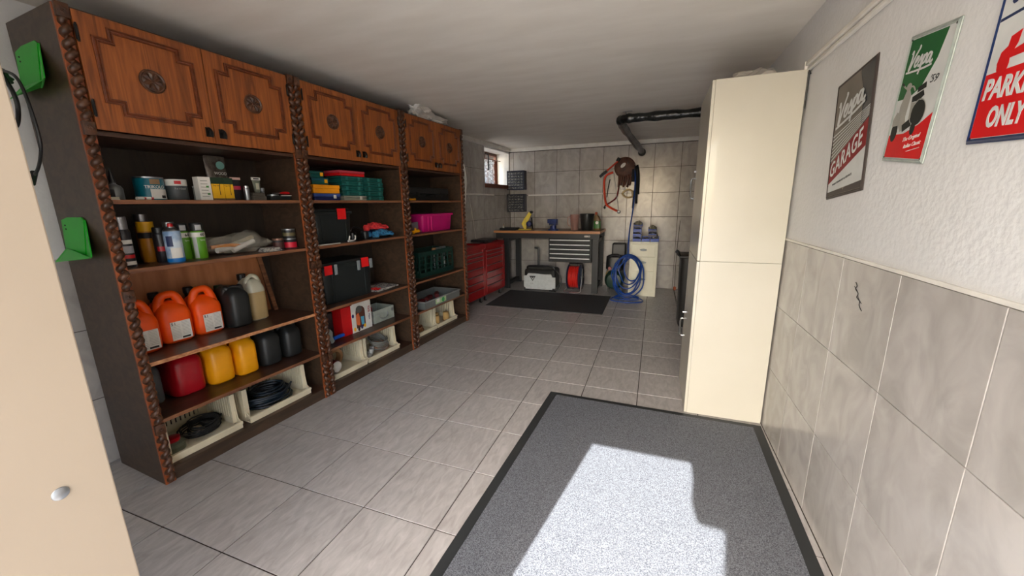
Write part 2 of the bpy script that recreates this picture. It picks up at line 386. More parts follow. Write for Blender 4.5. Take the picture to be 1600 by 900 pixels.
DW, DZ0, DZ1 = .4765, 1.769, 2.238
door_m = MB().box(0, DW, -.018, 0, DZ0, DZ1, .002).mesh('door', OAK)
mould_m = mould_mesh(door_poly(.046, DW-.046, 1.838, 2.203, .056, .047))
def rosette():
    m = MB().lathe([(.0001, .0245), (.006, .024), (.008, .0205), (.043, .0205), (.047, .0245), (.051, .0235), (.053, .018)], 28, 0, 0, 0, 'y')
    m.v = [(x, -y, z) for x, y, z in m.v]
    for k in range(8):
        a = 2*pi*k/8; c, s_ = cos(a), sin(a); v = []; f = []
        q = [(.007, 0, .0215), (.022, .009, .021), (.038, .011, .0205), (.042, 0, .021), (.038, -.011, .0205), (.022, -.009, .021)]
        b = len(m.v); pts = [(r*c-t*s_, -d, r*s_+t*c) for r, t, d in q]+[(.028*c, -.0275, .028*s_)]
        m.add(pts, [(i, (i+1) % 6, 6) for i in range(6)])
    return m.mesh('rosette', CARVE, True, 30)
ROS = rosette()
hm = MB().box(-.011, .011, -.021, -.018, -.026, .022, .001).cyl(0, .014, -.032, -.02, .008, seg=10, axis='y')
hm.tube([(0, -.030, .016), (.002, -.042, .006), (.003, -.044, -.010), (.002, -.038, -.026)], lambda t: .006+.006*t, 8, 3)
HNDL = hm.mesh('handle', BLKM, True)
HNG = MB().box(-.006, .006, -.024, -.018, -.03, .03, .002).cyl(0, -.024, -.036, .036, .004, seg=8).mesh('hinge', BLKM)
def make_unit():
    t = sh('wall_unit', 'x', 'wall unit', 0, 0, 0)
    obj('side_panel', MB().box(.0015, .019, .008, .46, 0, 2.25, .001), DARKW, t)
    obj('side_panel', MB().box(UW-.019, UW-.0015, .008, .46, 0, 2.25, .001), DARKW, t)
    obj('back_panel', MB().box(.019, UW-.019, .448, .456, .0, 2.24), BACKW, t)
    obj('plinth', MB().box(.019, UW-.019, .004, .022, 0, .074, .001), DARKW, t)
    for z, nm in ((S5, 'bottom_board'), (S4, 'shelf'), (S3, 'shelf'), (S2, 'shelf'), (S1, 'shelf'), (1.765, 'cabinet_floor'), (2.25, 'top_board')):
        s_ = obj(nm, MB().box(.019, UW-.019, .006, .448, z-.019, z), SHELFW, t)
        if nm == 'shelf': obj('edge_strip', MB().box(.019, UW-.019, .0, .0062, z-.0195, z+.0003, .0015), EDGE, s_)
    for sgn, x in ((1, .024), (-1, UW-.024)):
        p = obj('post', MB().box(x-.0235, x+.0225 if sgn > 0 else x+.0235, -.004, .0085, 0, 2.245, .001), LATH, t)
        obj('twist_column', TW[sgn], None, p, loc=(x, 0, 0))
        for z in (.318, 1.018, 1.768, 2.222): obj('carved_block', BM, None, p, loc=(x, 0, z))
    for k, x in enumerate((.0485, .528)):
        d = obj('door', door_m, None, t, loc=(x, 0, 0))
        obj('moulding', mould_m, None, d); obj('rosette', ROS, None, d, loc=(DW/2, 0, 2.019))
        obj('handle', HNDL, None, d, loc=(DW-.032 if k == 0 else .032, 0, 1.825))
        for z in (1.855, 2.15): obj('hinge', HNG, None, d, loc=(.004 if k == 0 else DW-.004, 0, z))
    return t
u1 = make_unit(); GRP = 'carved wall units along the left wall'
u1['label'] = 'carved dark wall unit nearest the camera, orange canisters on its shelf'; u1['group'] = GRP
u1.location = W(-.01, 0, 0)
dup(u1, W(-.01+UW, 0, 0), SR, 'middle carved wall unit with stacked green organiser boxes on its shelf', GRP)
dup(u1, W(-.01+2*UW, 0, 0), SR, 'farthest carved wall unit, magenta box and folded crate on its shelves', GRP)
worn = mat('worn_bare_edge', (206, 150, 104), .6, col2=(150, 92, 58), scale=(30, 80, 80))
for c in bpy.data.objects:      # the canister shelf has a bare, worn front edge
    if c.name.startswith('edge_strip') and c.parent and c.parent.parent == u1 and abs(max(v.co.z for v in c.data.vertices)-S3) < .01:
        c.data = c.data.copy(); c.data.materials.clear(); c.data.materials.append(worn); c['label'] = 'bare light wooden edge'
# ------------------------------------------------------------------ green brackets and cable on the end panel of the first unit
def bracket(z, lab, t0):
    # back plate, flared ledge and side gusset of a moulded holder; local y runs towards the wall
    b = sh('tool_holder', lab, 'bracket', -.0095, t0, z, 0, 'green holders on the end panel')
    def sheet(name, P, n_):
        n_ = Vector(n_).normalized()*.004; k = len(P); v = [Vector(p) for p in P]+[Vector(p)+n_ for p in P]
        return obj(name, MB().add([q[:] for q in v], [tuple(range(k)), tuple(range(k, 2*k))[::-1]]+[(i, (i+1) % k, k+(i+1) % k, k+i) for i in range(k)]), GREEN, b)
    sheet('back_plate', [(-.002, 0, .165), (-.002, .02, .178), (-.002, .16, .178), (-.002, .232, .165), (-.002, .26, .03), (-.002, .065, .0)], (-1, 0, 0))
    sheet('ledge', [(-.002, .065, 0), (-.002, .26, .03), (-.05, .27, -.035), (-.05, -.12, .0)], (0, 0, -1))
    sheet('gusset', [(-.002, 0, .165), (-.002, .065, 0), (-.05, -.12, 0)], (.8, -.6, .2))
    for z_ in (.14, .122): obj('screw', MB().lathe([(.0001, -.0105), (.003, -.0095), (.004, -.006)], 8, 0, .20, z_, 'x'), BLK, b)
    return b
bracket(1.958, 'green plastic holder high on the end panel with a black cable on it', .185)
bracket(1.212, 'lower green plastic holder on the dark end panel', .165)
m = MB(); m.tube([W(-.05, .40, 2.0), W(-.11, .30, 2.0), W(-.12, .20, 1.985), W(-.12, .125, 1.955), W(-.12, .085, 1.90), W(-.12, .06, 1.80), W(-.12, .055, 1.72), W(-.12, .07, 1.67), W(-.12, .13, 1.61), W(-.12, .20, 1.575), W(-.12, .30, 1.56)], .006, 8, 6)
m.tube([W(-.05, .42, 1.99), W(-.10, .30, 2.01), W(-.125, .22, 1.97), W(-.125, .17, 1.90), W(-.125, .165, 1.84), W(-.12, .24, 1.78), W(-.12, .34, 1.78)], .0075, 8, 6)
cab = obj('power_cable', m, BLK, None, True); tag(cab, 'black cable looped over the upper green holder behind the cream door leaf', 'cable')
obj('plug', MB().tube([W(-.12, .195, 1.585), W(-.12, .25, 1.54)], .012, 10), BLK, cab, True)
# ------------------------------------------------------------------ first unit: top open shelf
def tin(name, lab, cat, s, t, z, r, h, body, lid=None, band=None, bz=(.15, .8), group=None, lidh=.008, rz=0):
    o = sh(name, lab, cat, s, t, z, rz, group)
    obj('body', MB().lathe([(r*.96, 0), (r, .003), (r, h-.006), (r*.97, h-.003), (r*.97, h)], 28), body, o, True)
    if lid: obj('lid', MB().lathe([(r*.99, h), (r*1.0, h+.001), (r*1.0, h+lidh), (r*.9, h+lidh)], 28), lid, o, True)
    if band: obj('paper_label', MB().patch(0, 0, r+.0007, -190, 10, h*bz[0], h*bz[1], 24), band, o, True)
    return o
def aerosol(lab, s, t, z, r, h, body, cap, caph=.05, band=None, bz=(.1, .6), group=None, capr=.88):
    o = sh('spray_can', lab, 'spray can', s, t, z, 0, group)
    obj('body', MB().lathe([(r*.93, 0), (r, .004), (r, h-.02), (r*.95, h-.012), (r*.7, h-.002), (r*.5, h)], 28), body, o, True)
    obj('cap', MB().lathe([(r*capr, h-.012), (r*capr, h-.012+caph), (r*capr*.9, h-.009+caph)], 24), cap, o, True)
    if band: obj('paper_label', MB().patch(0, 0, r+.0007, -190, 10, h*bz[0], h*bz[1], 24), band, o, True)
    return o
CLEAR = mat('frosted_plastic', (200, 205, 200), .25, trans=.6)
g = sh('glue_bottle', 'squat glue bottle with black pointed nozzle, leftmost on the top open shelf', 'bottle', .108, .14, S1)
obj('body', MB().lathe([(.030, 0), (.033, .005), (.033, .055), (.026, .068), (.012, .076), (.012, .082)], 24), plain('grey_silver_plastic', (120, 124, 124), .35, .3), g, True)
obj('nozzle', MB().lathe([(.013, .082), (.012, .095), (.003, .145), (.002, .15)], 16), BLK, g, True)
obj('paper_label', MB().patch(0, 0, .0337, -200, -110, .012, .05, 10), INK, g, True)
b = sh('note_pad', 'small cream note pad lying beside the glue bottle', 'note pad', .045, .06, S1, .15); obj('cover', MB().box(-.005, .05, 0, .04, 0, .004), WHITE, b); obj('pages', MB().box(-.004, .049, .001, .039, .004, .014), plain('pages', (205, 200, 180), .8), b)
for k, (s_, r_) in enumerate(((.165, .25), (.20, -.2))):
    t_ = sh('small_tube', ('short white tube lying nearer the glue bottle', 'short white tube lying against the teal tin')[k], 'tube', s_, .05+.015*k, S1, r_, 'white tubes on the top open shelf')
    obj('body', MB().cyl(0, .008, -.018, .012, .008, seg=12, axis='x'), WHITE, t_, True); obj('cap', MB().cyl(0, .008, .012, .022, .006, seg=10, axis='x'), plain('rose_cap', (190, 60, 60), .4), t_, True)
t_ = tin('paint_tin', 'large teal paint tin with a pale label and sample picture', 'paint tin', .275, .20, S1, .062, .112, plain('teal_paint_tin', (8, 104, 122), .35), STEEL)
obj('paper_label', MB().patch(0, 0, .0628, -112, -35, .008, .058, 10), WHITE, t_, True)
obj('label_picture', MB().patch(0, 0, .0628, -110, -70, .082, .108, 8), plain('sample_brown', (150, 118, 84), .6), t_, True)
obj('barcode', MB().patch(0, 0, .0634, -72, -50, .012, .026, 4), INK, t_, True)
me = text_mesh('TRIKOLO', .022, WHITE, bold=.0004, width=.088); obj('lettering', bend(me, 0, 0, .0622, -92, .068), None, t_)
t_ = tin('paint_tub', 'grey paint tub with white lid band and a red square', 'paint tub', .385, .18, S1, .049, .078, plain('grey_tub', (70, 74, 76), .4), WHITE, lidh=.034)
obj('red_mark', MB().patch(0, 0, .0500, -122, -88, .086, .104, 6), RED, t_, True)
me = text_mesh('7 in 1 Grund', .012, WHITE, width=.05); obj('lettering', bend(me, 0, 0, .0492, -95, .062), None, t_)
t_ = tin('small_jar', 'small translucent jar between the grey tub and the white carton', 'jar', .475, .16, S1, .021, .07, CLEAR, plain('grey_lid', (150, 150, 145), .5), lidh=.01)
def carton(lab, s, t, z, w_, d_, h_, mats, rz=0, group=None, name='carton', cat='carton'):
    o = sh(name, lab, cat, s, t, z, rz, group); obj('box', MB().box(0, w_, 0, d_, 0, h_, .001), mats, o); return o
YLW = plain('yellow_print', (236, 178, 20), .45); DGR = plain('dark_green_print', (24, 52, 34), .45)
o = carton('slim white carton with green print, left of the yellow ones', .447, .085, S1, .062, .05, .128, WHITE)
for k in range(6): obj('print_line', MB().box(.01, .045, -.0006, 0, .02+.017*k, .023+.017*k), plain('grey_print', (120, 122, 112), .6), o)
obj('leaf_print', MB().box(.038, .052, -.0007, 0, .03, .04).box(.036, .05, -.0007, 0, .07, .08), plain('leaf_green', (60, 120, 50), .6), o)
for k, (s_, wd) in enumerate(((.513, .063), (.579, .05))):
    o = carton(('wider yellow carton with dark green top beside the white carton', 'narrower yellow carton with dark green top')[k], s_, .085, S1, wd, .05, .128, YLW, group='yellow cartons on the top open shelf')
    obj('top_band', MB().box(-.0006, wd+.0006, -.0006, .0506, .092, .1286), DGR, o)
    obj('foot_band', MB().box(-.0005, wd+.0005, -.0006, .0506, 0, .012), plain('brown_print', (110, 80, 40), .5), o)
    obj('figure', MB().prism([(wd*.6, .03), (wd*.66, .03), (wd*.64, .06), (wd*.72, .1), (wd*.68, .1), (wd*.6, .07)], -.0012, 0), INK, o)
    flat_text('lettering', 'Top Oil', .011, DGR, o, wd*.35, -.0008, .083)
o = sh('foil_pouch', 'tall grey patterned pouch standing behind the yellow cartons', 'pouch', .60, .26, S1)
obj('pouch', MB().loft([(0, .065, .03, .06, .028), (.02, .065, .03, .062, .03), (.16, .065, .03, .06, .018), (.255, .065, .03, .06, .006), (.27, .065, .03, .06, .003)], 24, 3), mat('pouch_film', (120, 112, 104), .25, .4, col2=(70, 58, 52), scale=(30, 30, 20)), o, True)
obj('emblem', MB().lathe([(.0001, 0), (.024, .0005), (.024, .003)], 24, .082, .007, .215, 'y'), plain('pale_teal_print', (120, 170, 160), .5), o)
flat_text('lettering', 'WOOD', .024, WHITE, o, .07, -.004, .165, width=.07)
o = sh('sealant_tube', 'black and pink tube standing on its cap end beside the yellow carton', 'tube', .665, .15, S1)
obj('body', MB().loft([(0, .032, .02, .02, .016), (.05, .032, .02, .024, .014), (.12, .032, .02, .027, .004), (.128, .032, .02, .028, .002)], 20, 3), INK, o, True)
obj('crimp', MB().box(.002, .062, .017, .023, .126, .14), plain('pale_pink', (222, 180, 170), .5), o)
obj('pink_band', MB().loft([(.066, .032, .02, .0252, .0135), (.088, .032, .02, .026, .010)], 20, 3), plain('rose_print', (206, 50, 84), .4), o, True)
o = tin('flask', 'slim steel flask between two tubes', 'flask', .738, .14, S1, .016, .075, STEEL, CHROME, lidh=.014)
o = sh('packet', 'grey folded packet lying under the upright grey tube', 'packet', .765, .12, S1); obj('body', MB().box(0, .085, 0, .08, 0, .028, .004).box(.004, .08, .004, .075, .028, .05, .004), plain('grey_card', (92, 84, 74), .7), o)
o = sh('cream_tube', 'grey tube with a pale label resting on the folded packet', 'tube', .79, .14, S1+.05)
obj('body', MB().loft([(0, .03, .02, .012, .012), (.012, .03, .02, .016, .014), (.08, .03, .02, .026, .003)], 20, 3), plain('grey_green_tube', (112, 116, 100), .5), o, True)
obj('crimp', MB().box(.002, .058, .017, .023, .079, .096), WHITE, o); obj('slot', MB().box(.012, .048, .0155, .017, .084, .091), INK, o)
obj('paper_label', MB().box(.016, .036, .004, .0055, .02, .06), plain('label_cream', (196, 190, 165), .6), o)
tin('tiny_bottle', 'tiny clear bottle with metal cap behind the brush tray', 'bottle', .885, .21, S1, .014, .065, CLEAR, STEEL, lidh=.018)
o = sh('plastic_tray', 'low dark tray at the right end of the top open shelf', 'tray', .862, .10, S1)
obj('tray', MB().box(0, .145, 0, .11, 0, .004).box(0, .145, 0, .004, .004, .03).box(0, .145, .106, .11, .004, .03).box(0, .004, .004, .106, .004, .03).box(.141, .145, .004, .106, .004, .03), plain('dark_tray', (40, 42, 42), .4), o)
o = sh('steel_tin', 'round steel tin lid leaning inside the dark tray', 'tin', .915, .15, S1+.0045); obj('body', MB().lathe([(.03, 0), (.034, .004), (.034, .035), (.03, .036)], 20), STEEL, o, True)
o = sh('paint_brush', 'small brush with a red handle laid across the steel tin', 'brush', .90, .135, S1+.047)
obj('handle', MB().tube([(.055, 0, .002), (.08, .0, .004), (.115, 0, .004), (.13, 0, .003)], lambda t: .004+.005*sin(pi*t), 8, 4), RED, o, True); obj('ferrule', MB().tube([(.0, 0, 0), (.055, 0, .002)], .003, 8), STEEL, o, True)
o = sh('white_stick', 'flat white spatula resting on the dark tray rim', 'spatula', .945, .098, S1+.0305); obj('blade', MB().box(0, .07, 0, .015, 0, .004, .001), WHITE, o)
# ------------------------------------------------------------------ first unit: second shelf
Z = S2
aerosol('black and white spray can with a clear lid beside the carved post', .088, .115, Z, .032, .195, plain('black_white_print', (40, 40, 44), .35), STEEL, .062, None)
o = [q for q in bpy.data.objects if q.get('label', '').startswith('black and white spray can')][0]
for a, b, m_ in ((.115, .135, 'white_print'), (.07, .105, 'mauve_grey_print'), (.045, .062, 'red_plastic'), (.012, .030, 'white_print')):
    plain('mauve_grey_print', (170, 168, 172), .4); obj('print_band', MB().patch(0, 0, .0327, -130, -40, a, b, 10), MATS[m_], o, True)
o = aerosol('tall silver-lidded can behind the yellow-lidded can', .275, .36, Z, .033, .20, plain('amber_can', (196, 130, 40), .4), STEEL, .065)
o = tin('cleaner_can', 'tall ochre can with a wide yellow lid', 'can', .243, .255, Z, .036, .165, plain('ochre_can', (186, 122, 30), .38), YLW, lidh=.05)
obj('black_band', MB().lathe([(.0368, .128), (.0368, .158)], 28, cap=False), INK, o, True)
o = aerosol('black spray can half hidden behind the blue one', .260, .168, Z, .031, .165, plain('black_can', (34, 30, 34), .35), BLK, .03)
obj('red_print', MB().patch(0, 0, .0318, -150, -60, .06, .085, 8), DRED, o, True)
o = sh('spray_can', 'sky-blue spray can with a red button and white label', 'spray can', .284, .10, Z)
obj('body', MB().lathe([(.036, 0), (.038, .004), (.038, .155), (.036, .165)], 28), mat('sky_print', (88, 128, 176), .35, col2=(196, 208, 216), scale=(12, 12, 14)), o, True)
obj('foot_band', MB().lathe([(.0384, .002), (.0384, .022)], 28, cap=False), plain('bright_blue', (12, 116, 196), .4), o, True)
obj('shoulder', MB().lathe([(.037, .165), (.034, .172), (.018, .184), (.018, .188)], 24), STEEL, o, True)
obj('button', MB().lathe([(.013, .188), (.012, .203), (.008, .206)], 16), RED, o, True)
obj('paper_label', MB().patch(0, 0, .0388, -140, -66, .024, .078, 12), WHITE, o, True)
obj('dark_picture', MB().patch(0, 0, .0387, -160, -118, .085, .14, 8), plain('picture_navy', (32, 44, 84), .5), o, True)
aerosol('spray can with a steel cap behind the sky-blue one', .345, .25, Z, .030, .165, plain('pale_blue_can', (90, 120, 130), .35), STEEL, .055)
for k, (s_, t_) in enumerate(((.372, .19), (.425, .145))):
    o = aerosol(('green spray can with black lid, left of its twin', 'green spray can with black lid, right of its twin')[k], s_, t_, Z, .034, .165, plain('leaf_green_can', (92, 156, 32), .35), BLK, .045, group='green spray cans')
    obj('white_band', MB().lathe([(.0347, .122), (.0347, .148)], 28, cap=False), WHITE, o, True)
    obj('pale_stripe', MB().patch(0, 0, .0346, -165, -128, .004, .122, 6), plain('pale_stripe', (178, 182, 176), .4), o, True)
    obj('cap_label', MB().patch(0, 0, .0306, -125, -70, .162, .19, 6), plain('cap_label_grey', (190, 190, 190), .5), o, True)
    me = text_mesh('60', .022, INK, bold=.0006); obj('lettering', bend(me, 0, 0, .0352, -78, .135), None, o)
    me = text_mesh('Spray', .012, WHITE); obj('lettering', bend(me, 0, 0, .0345, -80, .105), None, o)
o = sh('plastic_bag', 'clear plastic bag of brushes and rollers lying on the second shelf', 'bag', .625, .2, Z)
FILM = mat('clear_film', (206, 198, 180), .12, alpha=.24, bump=.6, bscale=60)
obj('film', MB().blob(0.03, 0, .055, .19, .09, .065, .35, 2.2, 3, 3).blob(.13, .03, .085, .09, .07, .05, .4, 3, 2, 5), FILM, o, True)
for k, (a, b, r_) in enumerate((((-.10, -.03, .03), (.10, .0, .05), .016), ((-.05, .02, .03), (.16, .03, .09), .014), ((-.02, -.05, .022), (.12, -.04, .07), .015))):
    obj('paint_roller', MB().tube([a, b], r_, 12), (WHITE, plain('pale_straw', (196, 184, 150), .7), WHITE)[k], o, True)
obj('orange_handle', MB().tube([(-.12, -.01, .05), (-.02, -.03, .055), (.07, -.03, .04)], .011, 8, 4), plain('orange_handle', (226, 130, 20), .4), o, True)
o = sh('folded_papers', 'folded grey papers lying beside the plastic bag', 'papers', .752, .045, Z)
m = MB()
for k in range(5): m.box(-.01+.004*k, .10-.003*k, .0, .08, .0045*k+.0005, .0045*k+.004)
obj('sheets', m, PAPER, o)
tin('small_tin', 'small dark tin with a coppery lid, single beside the stacked pair', 'tin', .883, .12, Z, .034, .062, INK, plain('copper_lid', (140, 104, 86), .35, .6), plain('maroon_label', (84, 46, 40), .5), lidh=.013)
tin('small_tin', 'small black tin with a bright pink-red label, under another tin', 'tin', .975, .13, Z, .042, .060, INK, STEEL, plain('pink_red_label', (236, 36, 64), .4), (.08, .7), lidh=.008)
tin('small_tin', 'small black tin with gold print, topmost of the stacked pair', 'tin', .975, .13, Z+.0685, .042, .056, plain('black_gold_tin', (36, 36, 38), .35), STEEL, plain('gold_grey_label', (110, 98, 64), .4), (.3, .7), lidh=.008)
# ------------------------------------------------------------------ first unit: canisters
def canister(lab, s, t, z, w_, d_, h_, m_, group, body_h=.66, label=False, cap=True, loop=True, capm=None, rz=0):
    o = sh('jerry_can', lab, 'jerry can', s, t, z, rz, group); cx, cy = w_/2, d_/2; bh = h_*body_h
    sl = h_*.15 if loop else .034
    obj('body', MB().loft([(0, cx, cy, w_*.42, d_*.42), (.012, cx, cy, w_*.485, d_*.485), (.03, cx, cy, w_*.5, d_*.5), (bh-.03, cx, cy, w_*.5, d_*.5), (bh-.008, cx, cy, w_*.475, d_*.475), (bh+sl*.3, cx*.97, cy, w_*.40, d_*.42), (bh+sl*.7, cx*.92, cy, w_*.30, d_*.34), (bh+sl, cx*.9, cy, w_*.22, d_*.26), (bh+sl+.004, cx*.9, cy, w_*.1, d_*.15)], 32, 4.2), m_, o, True, )
    if loop:
        obj('grip', MB().tube([(w_*.82, d_*.30, bh-.02), (w_*.77, d_*.28, bh+.03), (w_*.64, d_*.27, h_*.93), (w_*.45, d_*.28, h_*.955), (w_*.26, d_*.30, h_*.91), (w_*.19, d_*.36, bh+.03), (w_*.17, d_*.40, bh-.02)], lambda q: min(.030, w_*.17)-.007*sin(pi*q), 14, 6), m_, o, True)
    if cap:
        obj('cap', MB().lathe([(.02, bh-.0), (.02, h_*.86), (.026, h_*.86), (.026, h_*.97), (.022, h_*.985)], 18, w_*.34, d_*.78), capm or BLK, o, True)
    if label:
        lx, lz = w_*.52, .07
        obj('paper_label', MB().box(lx-.048, lx+.05, -.0016, .0006, lz-.052, lz+.056), WHITE, o)
        flat_text('lettering', '5 l', .02, INK, o, lx-.034, -.0025, lz+.044, bold=.0006)
        m = MB()
        for k in range(9): m.box(lx-.042, lx-.004, -.0022, -.0014, lz-.038+.009*k, lz-.0365+.009*k)
        for k in range(10): m.box(lx+.006, lx+.044, -.0022, -.0014, lz-.026+.0085*k, lz-.0245+.0085*k)
        obj('small_print', m, plain('grey_small_print', (150, 146, 140), .7), o)
        obj('warning_marks', MB().box(lx+.0, lx+.04, -.0023, -.0014, lz-.046, lz-.036), INK, o)
    return o
Z = S3
canister('orange jerry can partly hidden behind the near carved post', .035, .165, Z, .155, .20, .285, ORANGE, 'orange jerry cans', label=True)
canister('orange jerry can in the middle of the orange three', .205, .215, Z, .165, .20, .292, ORANGE, 'orange jerry cans', label=True)
canister('orange jerry can beside the black one', .378, .220, Z, .16, .19, .29, ORANGE, 'orange jerry cans', label=True)
canister('large black jerry can on the canister shelf between orange and translucent', .548, .165, Z, .135, .24, .27, plain('charcoal_plastic', (34, 36, 36), .42), 'dark jerry cans', body_h=.82, capm=plain('green_cap', (20, 70, 40), .4))
o = canister('translucent jerry can half full of yellowish liquid', .70, .215, Z, .12, .17, .32, mat('milky_plastic', (214, 208, 184), .35, trans=.25), 'clear jerry can', body_h=.74)
obj('liquid_tint', MB().loft([(.01, .06, .085, .0606, .0856), (.195, .06, .085, .0606, .0856)], 32, 4.2), mat('straw_liquid', (176, 150, 104), .4), o, True)
o = sh('loose_board', 'loose lighter brown board leaning at the back of the canister shelf', 'board', .035, .425, Z); obj('board', MB().prism([(0, 0), (.93, 0), (.88, .452), (0, .452)], 0, .012), LOOSE, o)
o = sh('wooden_strip', 'narrow wooden strip leaning in the corner beside the loose board', 'strip', .955, .38, Z); obj('strip', MB().prism([(0, 0), (.03, 0), (-.045, .45), (-.075, .45)], -.006, .006), EDGE, o)
Z = S4
canister('grey jerry can in the darkness beside the near carved post', .05, .20, Z, .11, .2, .24, plain('slate_plastic', (70, 74, 76), .45), 'lower jerry cans', body_h=.85, loop=False)
canister('red jerry can on the lower shelf', .185, .165, Z, .17, .25, .245, DRED, 'lower jerry cans', body_h=.87)
canister('amber jerry can beside the red one', .365, .145, Z, .145, .24, .245, YEL, 'lower jerry cans', body_h=.87)
canister('amber jerry can beside the black ones', .518, .125, Z, .13, .24, .245, YEL, 'lower jerry cans', body_h=.87)
canister('black jerry can beside the amber one', .672, .125, Z, .145, .26, .245, MATS['charcoal_plastic'], 'lower jerry cans', body_h=.85)
canister('black jerry can at the far end of the lower shelf', .842, .13, Z, .14, .26, .235, MATS['charcoal_plastic'], 'lower jerry cans', body_h=.85)
# ------------------------------------------------------------------ stacking crates on the bottom boards
def crate(lab, s, t, w_, d_=.36, h_=.215, g=None):
    o = sh('stacking_crate', lab, 'crate', s, t, S5+.0005, 0, 'ivory stacking crates on the bottom boards')
    T = .006; m = MB(); m.box(0, w_, .0, d_, 0, T)
    m.box(0, w_, -.014, -.004, .03, .045, .002).box(0, w_, -.004, .002, .0, .045)
    obj('base', m, CRATE, o)
    def slats(P, L, z0, z1, name):
        n = max(4, int(L/.034)); m = MB()
        m.add(*P(0, L, z0, .05)); m.add(*P(0, L, z1-.035, z1)); m.add(*P(0, L*.14, .05, z1-.035)); m.add(*P(L*.86, L, .05, z1-.035)); a, b = L*.14, L*.86
        for k in range(n): x = a+(b-a)*(k+.5)/n; m.add(*P(x-.008, x+.008, .05, z1-.035))
        obj(name, m, CRATE, o)
    def bx(x0, x1, y0, y1, z0, z1): q = MB().box(x0, x1, y0, y1, z0, z1); return q.v, q.f
    slats(lambda a, b, c, d: bx(a, b, d_-T, d_, c, d), w_, T, h_, 'back_wall')
    for x in (0, w_-T):
        slats(lambda a, b, c, d: bx(x, x+T, .045+a, .045+b, c, d), d_-.045-T, T, h_, 'side_wall')
        obj('front_flare', MB().prism([(-.012, .03), (.0, .03), (.05, T), (.06, h_), (.045, h_), (.03, .06)], x, x+T, 'x').box(x-.003 if x == 0 else x-.022, x+T+.022 if x == 0 else x+T+.003, .040, .048, .03, h_+.002, .002), CRATE, o)
    return o
crate('ivory slotted crate holding a black net, nearest on the bottom board', .05, .045, .375)
crate('ivory slotted crate holding a coil of dark hose', .475, .045, .44)
crate('ivory slotted crate holding a round tin, under the tool bag', 1.12, .045, .36)
crate('ivory slotted crate holding coiled grey cable and pipe fittings', 1.50, .045, .40)
crate('ivory slotted crate holding brown rope, under the flat tray', 2.19, .045, .34)
crate('ivory slotted crate holding straw-coloured rope spools, farthest of all', 2.55, .045, .40)
def coil(m, cx, cy, cz, R, n, r, dz=.008, ry=1, tilt=0, seed=0):
    rd = random.Random(seed); pts = []
    for i in range(n*14):
        a = 2*pi*i/14; k = R*(1+.12*sin(i*.37+seed)+rd.uniform(-.04, .04)); pts.append((cx+k*cos(a), cy+ry*k*sin(a), cz+dz*i/14+tilt*sin(a)))
    return m.tube(pts, r, 6, 1)
CZ = S5+.0075
def conv(m): return [tuple(p) for p in m.v]
o = sh('net', 'tangled black net lying in the nearest crate', 'net', .285, .22, CZ); obj('mesh_tangle', coil(coil(coil(MB(), 0, 0, .012, .10, 5, .004, .01, .8, .008, 2), .02, .0, .02, .075, 5, .004, .01, .9, .015, 5), .07, .02, .02, .05, 5, .005, .009, 1, .01, 8), mat('net_black', (36, 34, 32), .8), o, True)
o = sh('jar', 'squat green-grey glass jar with a red lid in the nearest crate', 'jar', .118, .16, CZ); obj('body', MB().lathe([(.05, 0), (.055, .006), (.055, .05), (.035, .06)], 24), mat('green_glass', (150, 160, 140), .15, trans=.6), o, True); obj('lid', MB().lathe([(.036, .06), (.037, .062), (.037, .08), (.033, .082)], 20), DRED, o, True)
o = sh('hose_coil', 'dark blue-black hose coiled in the second crate', 'hose', .695, .21, CZ); obj('coil', coil(coil(MB(), 0, 0, .01, .15, 6, .0075, .014, .8, .004, 3), .01, .01, .03, .11, 5, .0075, .016, .8, .006, 6), mat('dark_blue_hose', (22, 36, 48), .4), o, True)
o = sh('round_tin', 'round dark tin with a pale lid standing in the third crate', 'tin', 1.22, .13, CZ, 0); obj('body', MB().lathe([(.05, 0), (.052, .004), (.052, .07), (.05, .072)], 28, 0, -.02, .06, 'y'), plain('maroon_tin', (90, 24, 22), .4), o, True)
obj('lid', MB().lathe([(.046, -.024), (.046, -.018)], 28, 0, 0, .06, 'y'), WHITE, o, True)
o = sh('sanding_discs', 'brown cardboard ring of sanding paper behind the round tin', 'sanding roll', 1.33, .26, CZ); obj('roll', MB().lathe([(.075, 0), (.075, .05), (.05, .05), (.05, 0), (.075, 0)], 28, 0, -.02, .078, 'y', cap=False), plain('kraft_card', (160, 116, 76), .8), o, True)
o = sh('cable_coil', 'grey and brown cable coiled at the right of the fourth crate', 'cable', 1.772, .18, CZ); obj('coil', coil(MB(), 0, 0, .042, .085, 6, .006, .014, .9, .03, 4), plain('grey_cable', (120, 118, 112), .5), o, True); obj('brown_turns', coil(MB(), .0, -.01, .030, .080, 3, .0065, .010, .9, .02, 9), plain('brown_cable', (150, 96, 56), .5), o, True)
for k, (x, y, r_) in enumerate(((1.60, .12, .3), (1.655, .17, -.4), (1.62, .24, .9))):
    o = sh('pipe_fitting', ('white plastic pipe elbow lying frontmost in the fourth crate', 'white plastic pipe elbow lying between two others', 'white plastic pipe elbow lying rearmost in the fourth crate')[k], 'fitting', x, y, CZ, r_, 'pipe fittings')
    obj('elbow', MB().tube([(-.03, 0, .017), (.0, 0, .018), (.014, 0, .03), (.016, 0, .06)], .0155, 12, 4), plain('fitting_white', (200, 200, 196), .35), o, True); obj('collar', MB().lathe([(.02, .058), (.02, .072)], 14, .016, 0), MATS['fitting_white'], o, True)
o = sh('rope_coil', 'brown rope coil in the fifth crate', 'rope', 2.30, .15, CZ); obj('coil', coil(MB(), 0, 0, .008, .075, 5, .008, .014, .9, .01, 4), mat('brown_rope', (134, 88, 52), .9), o, True)
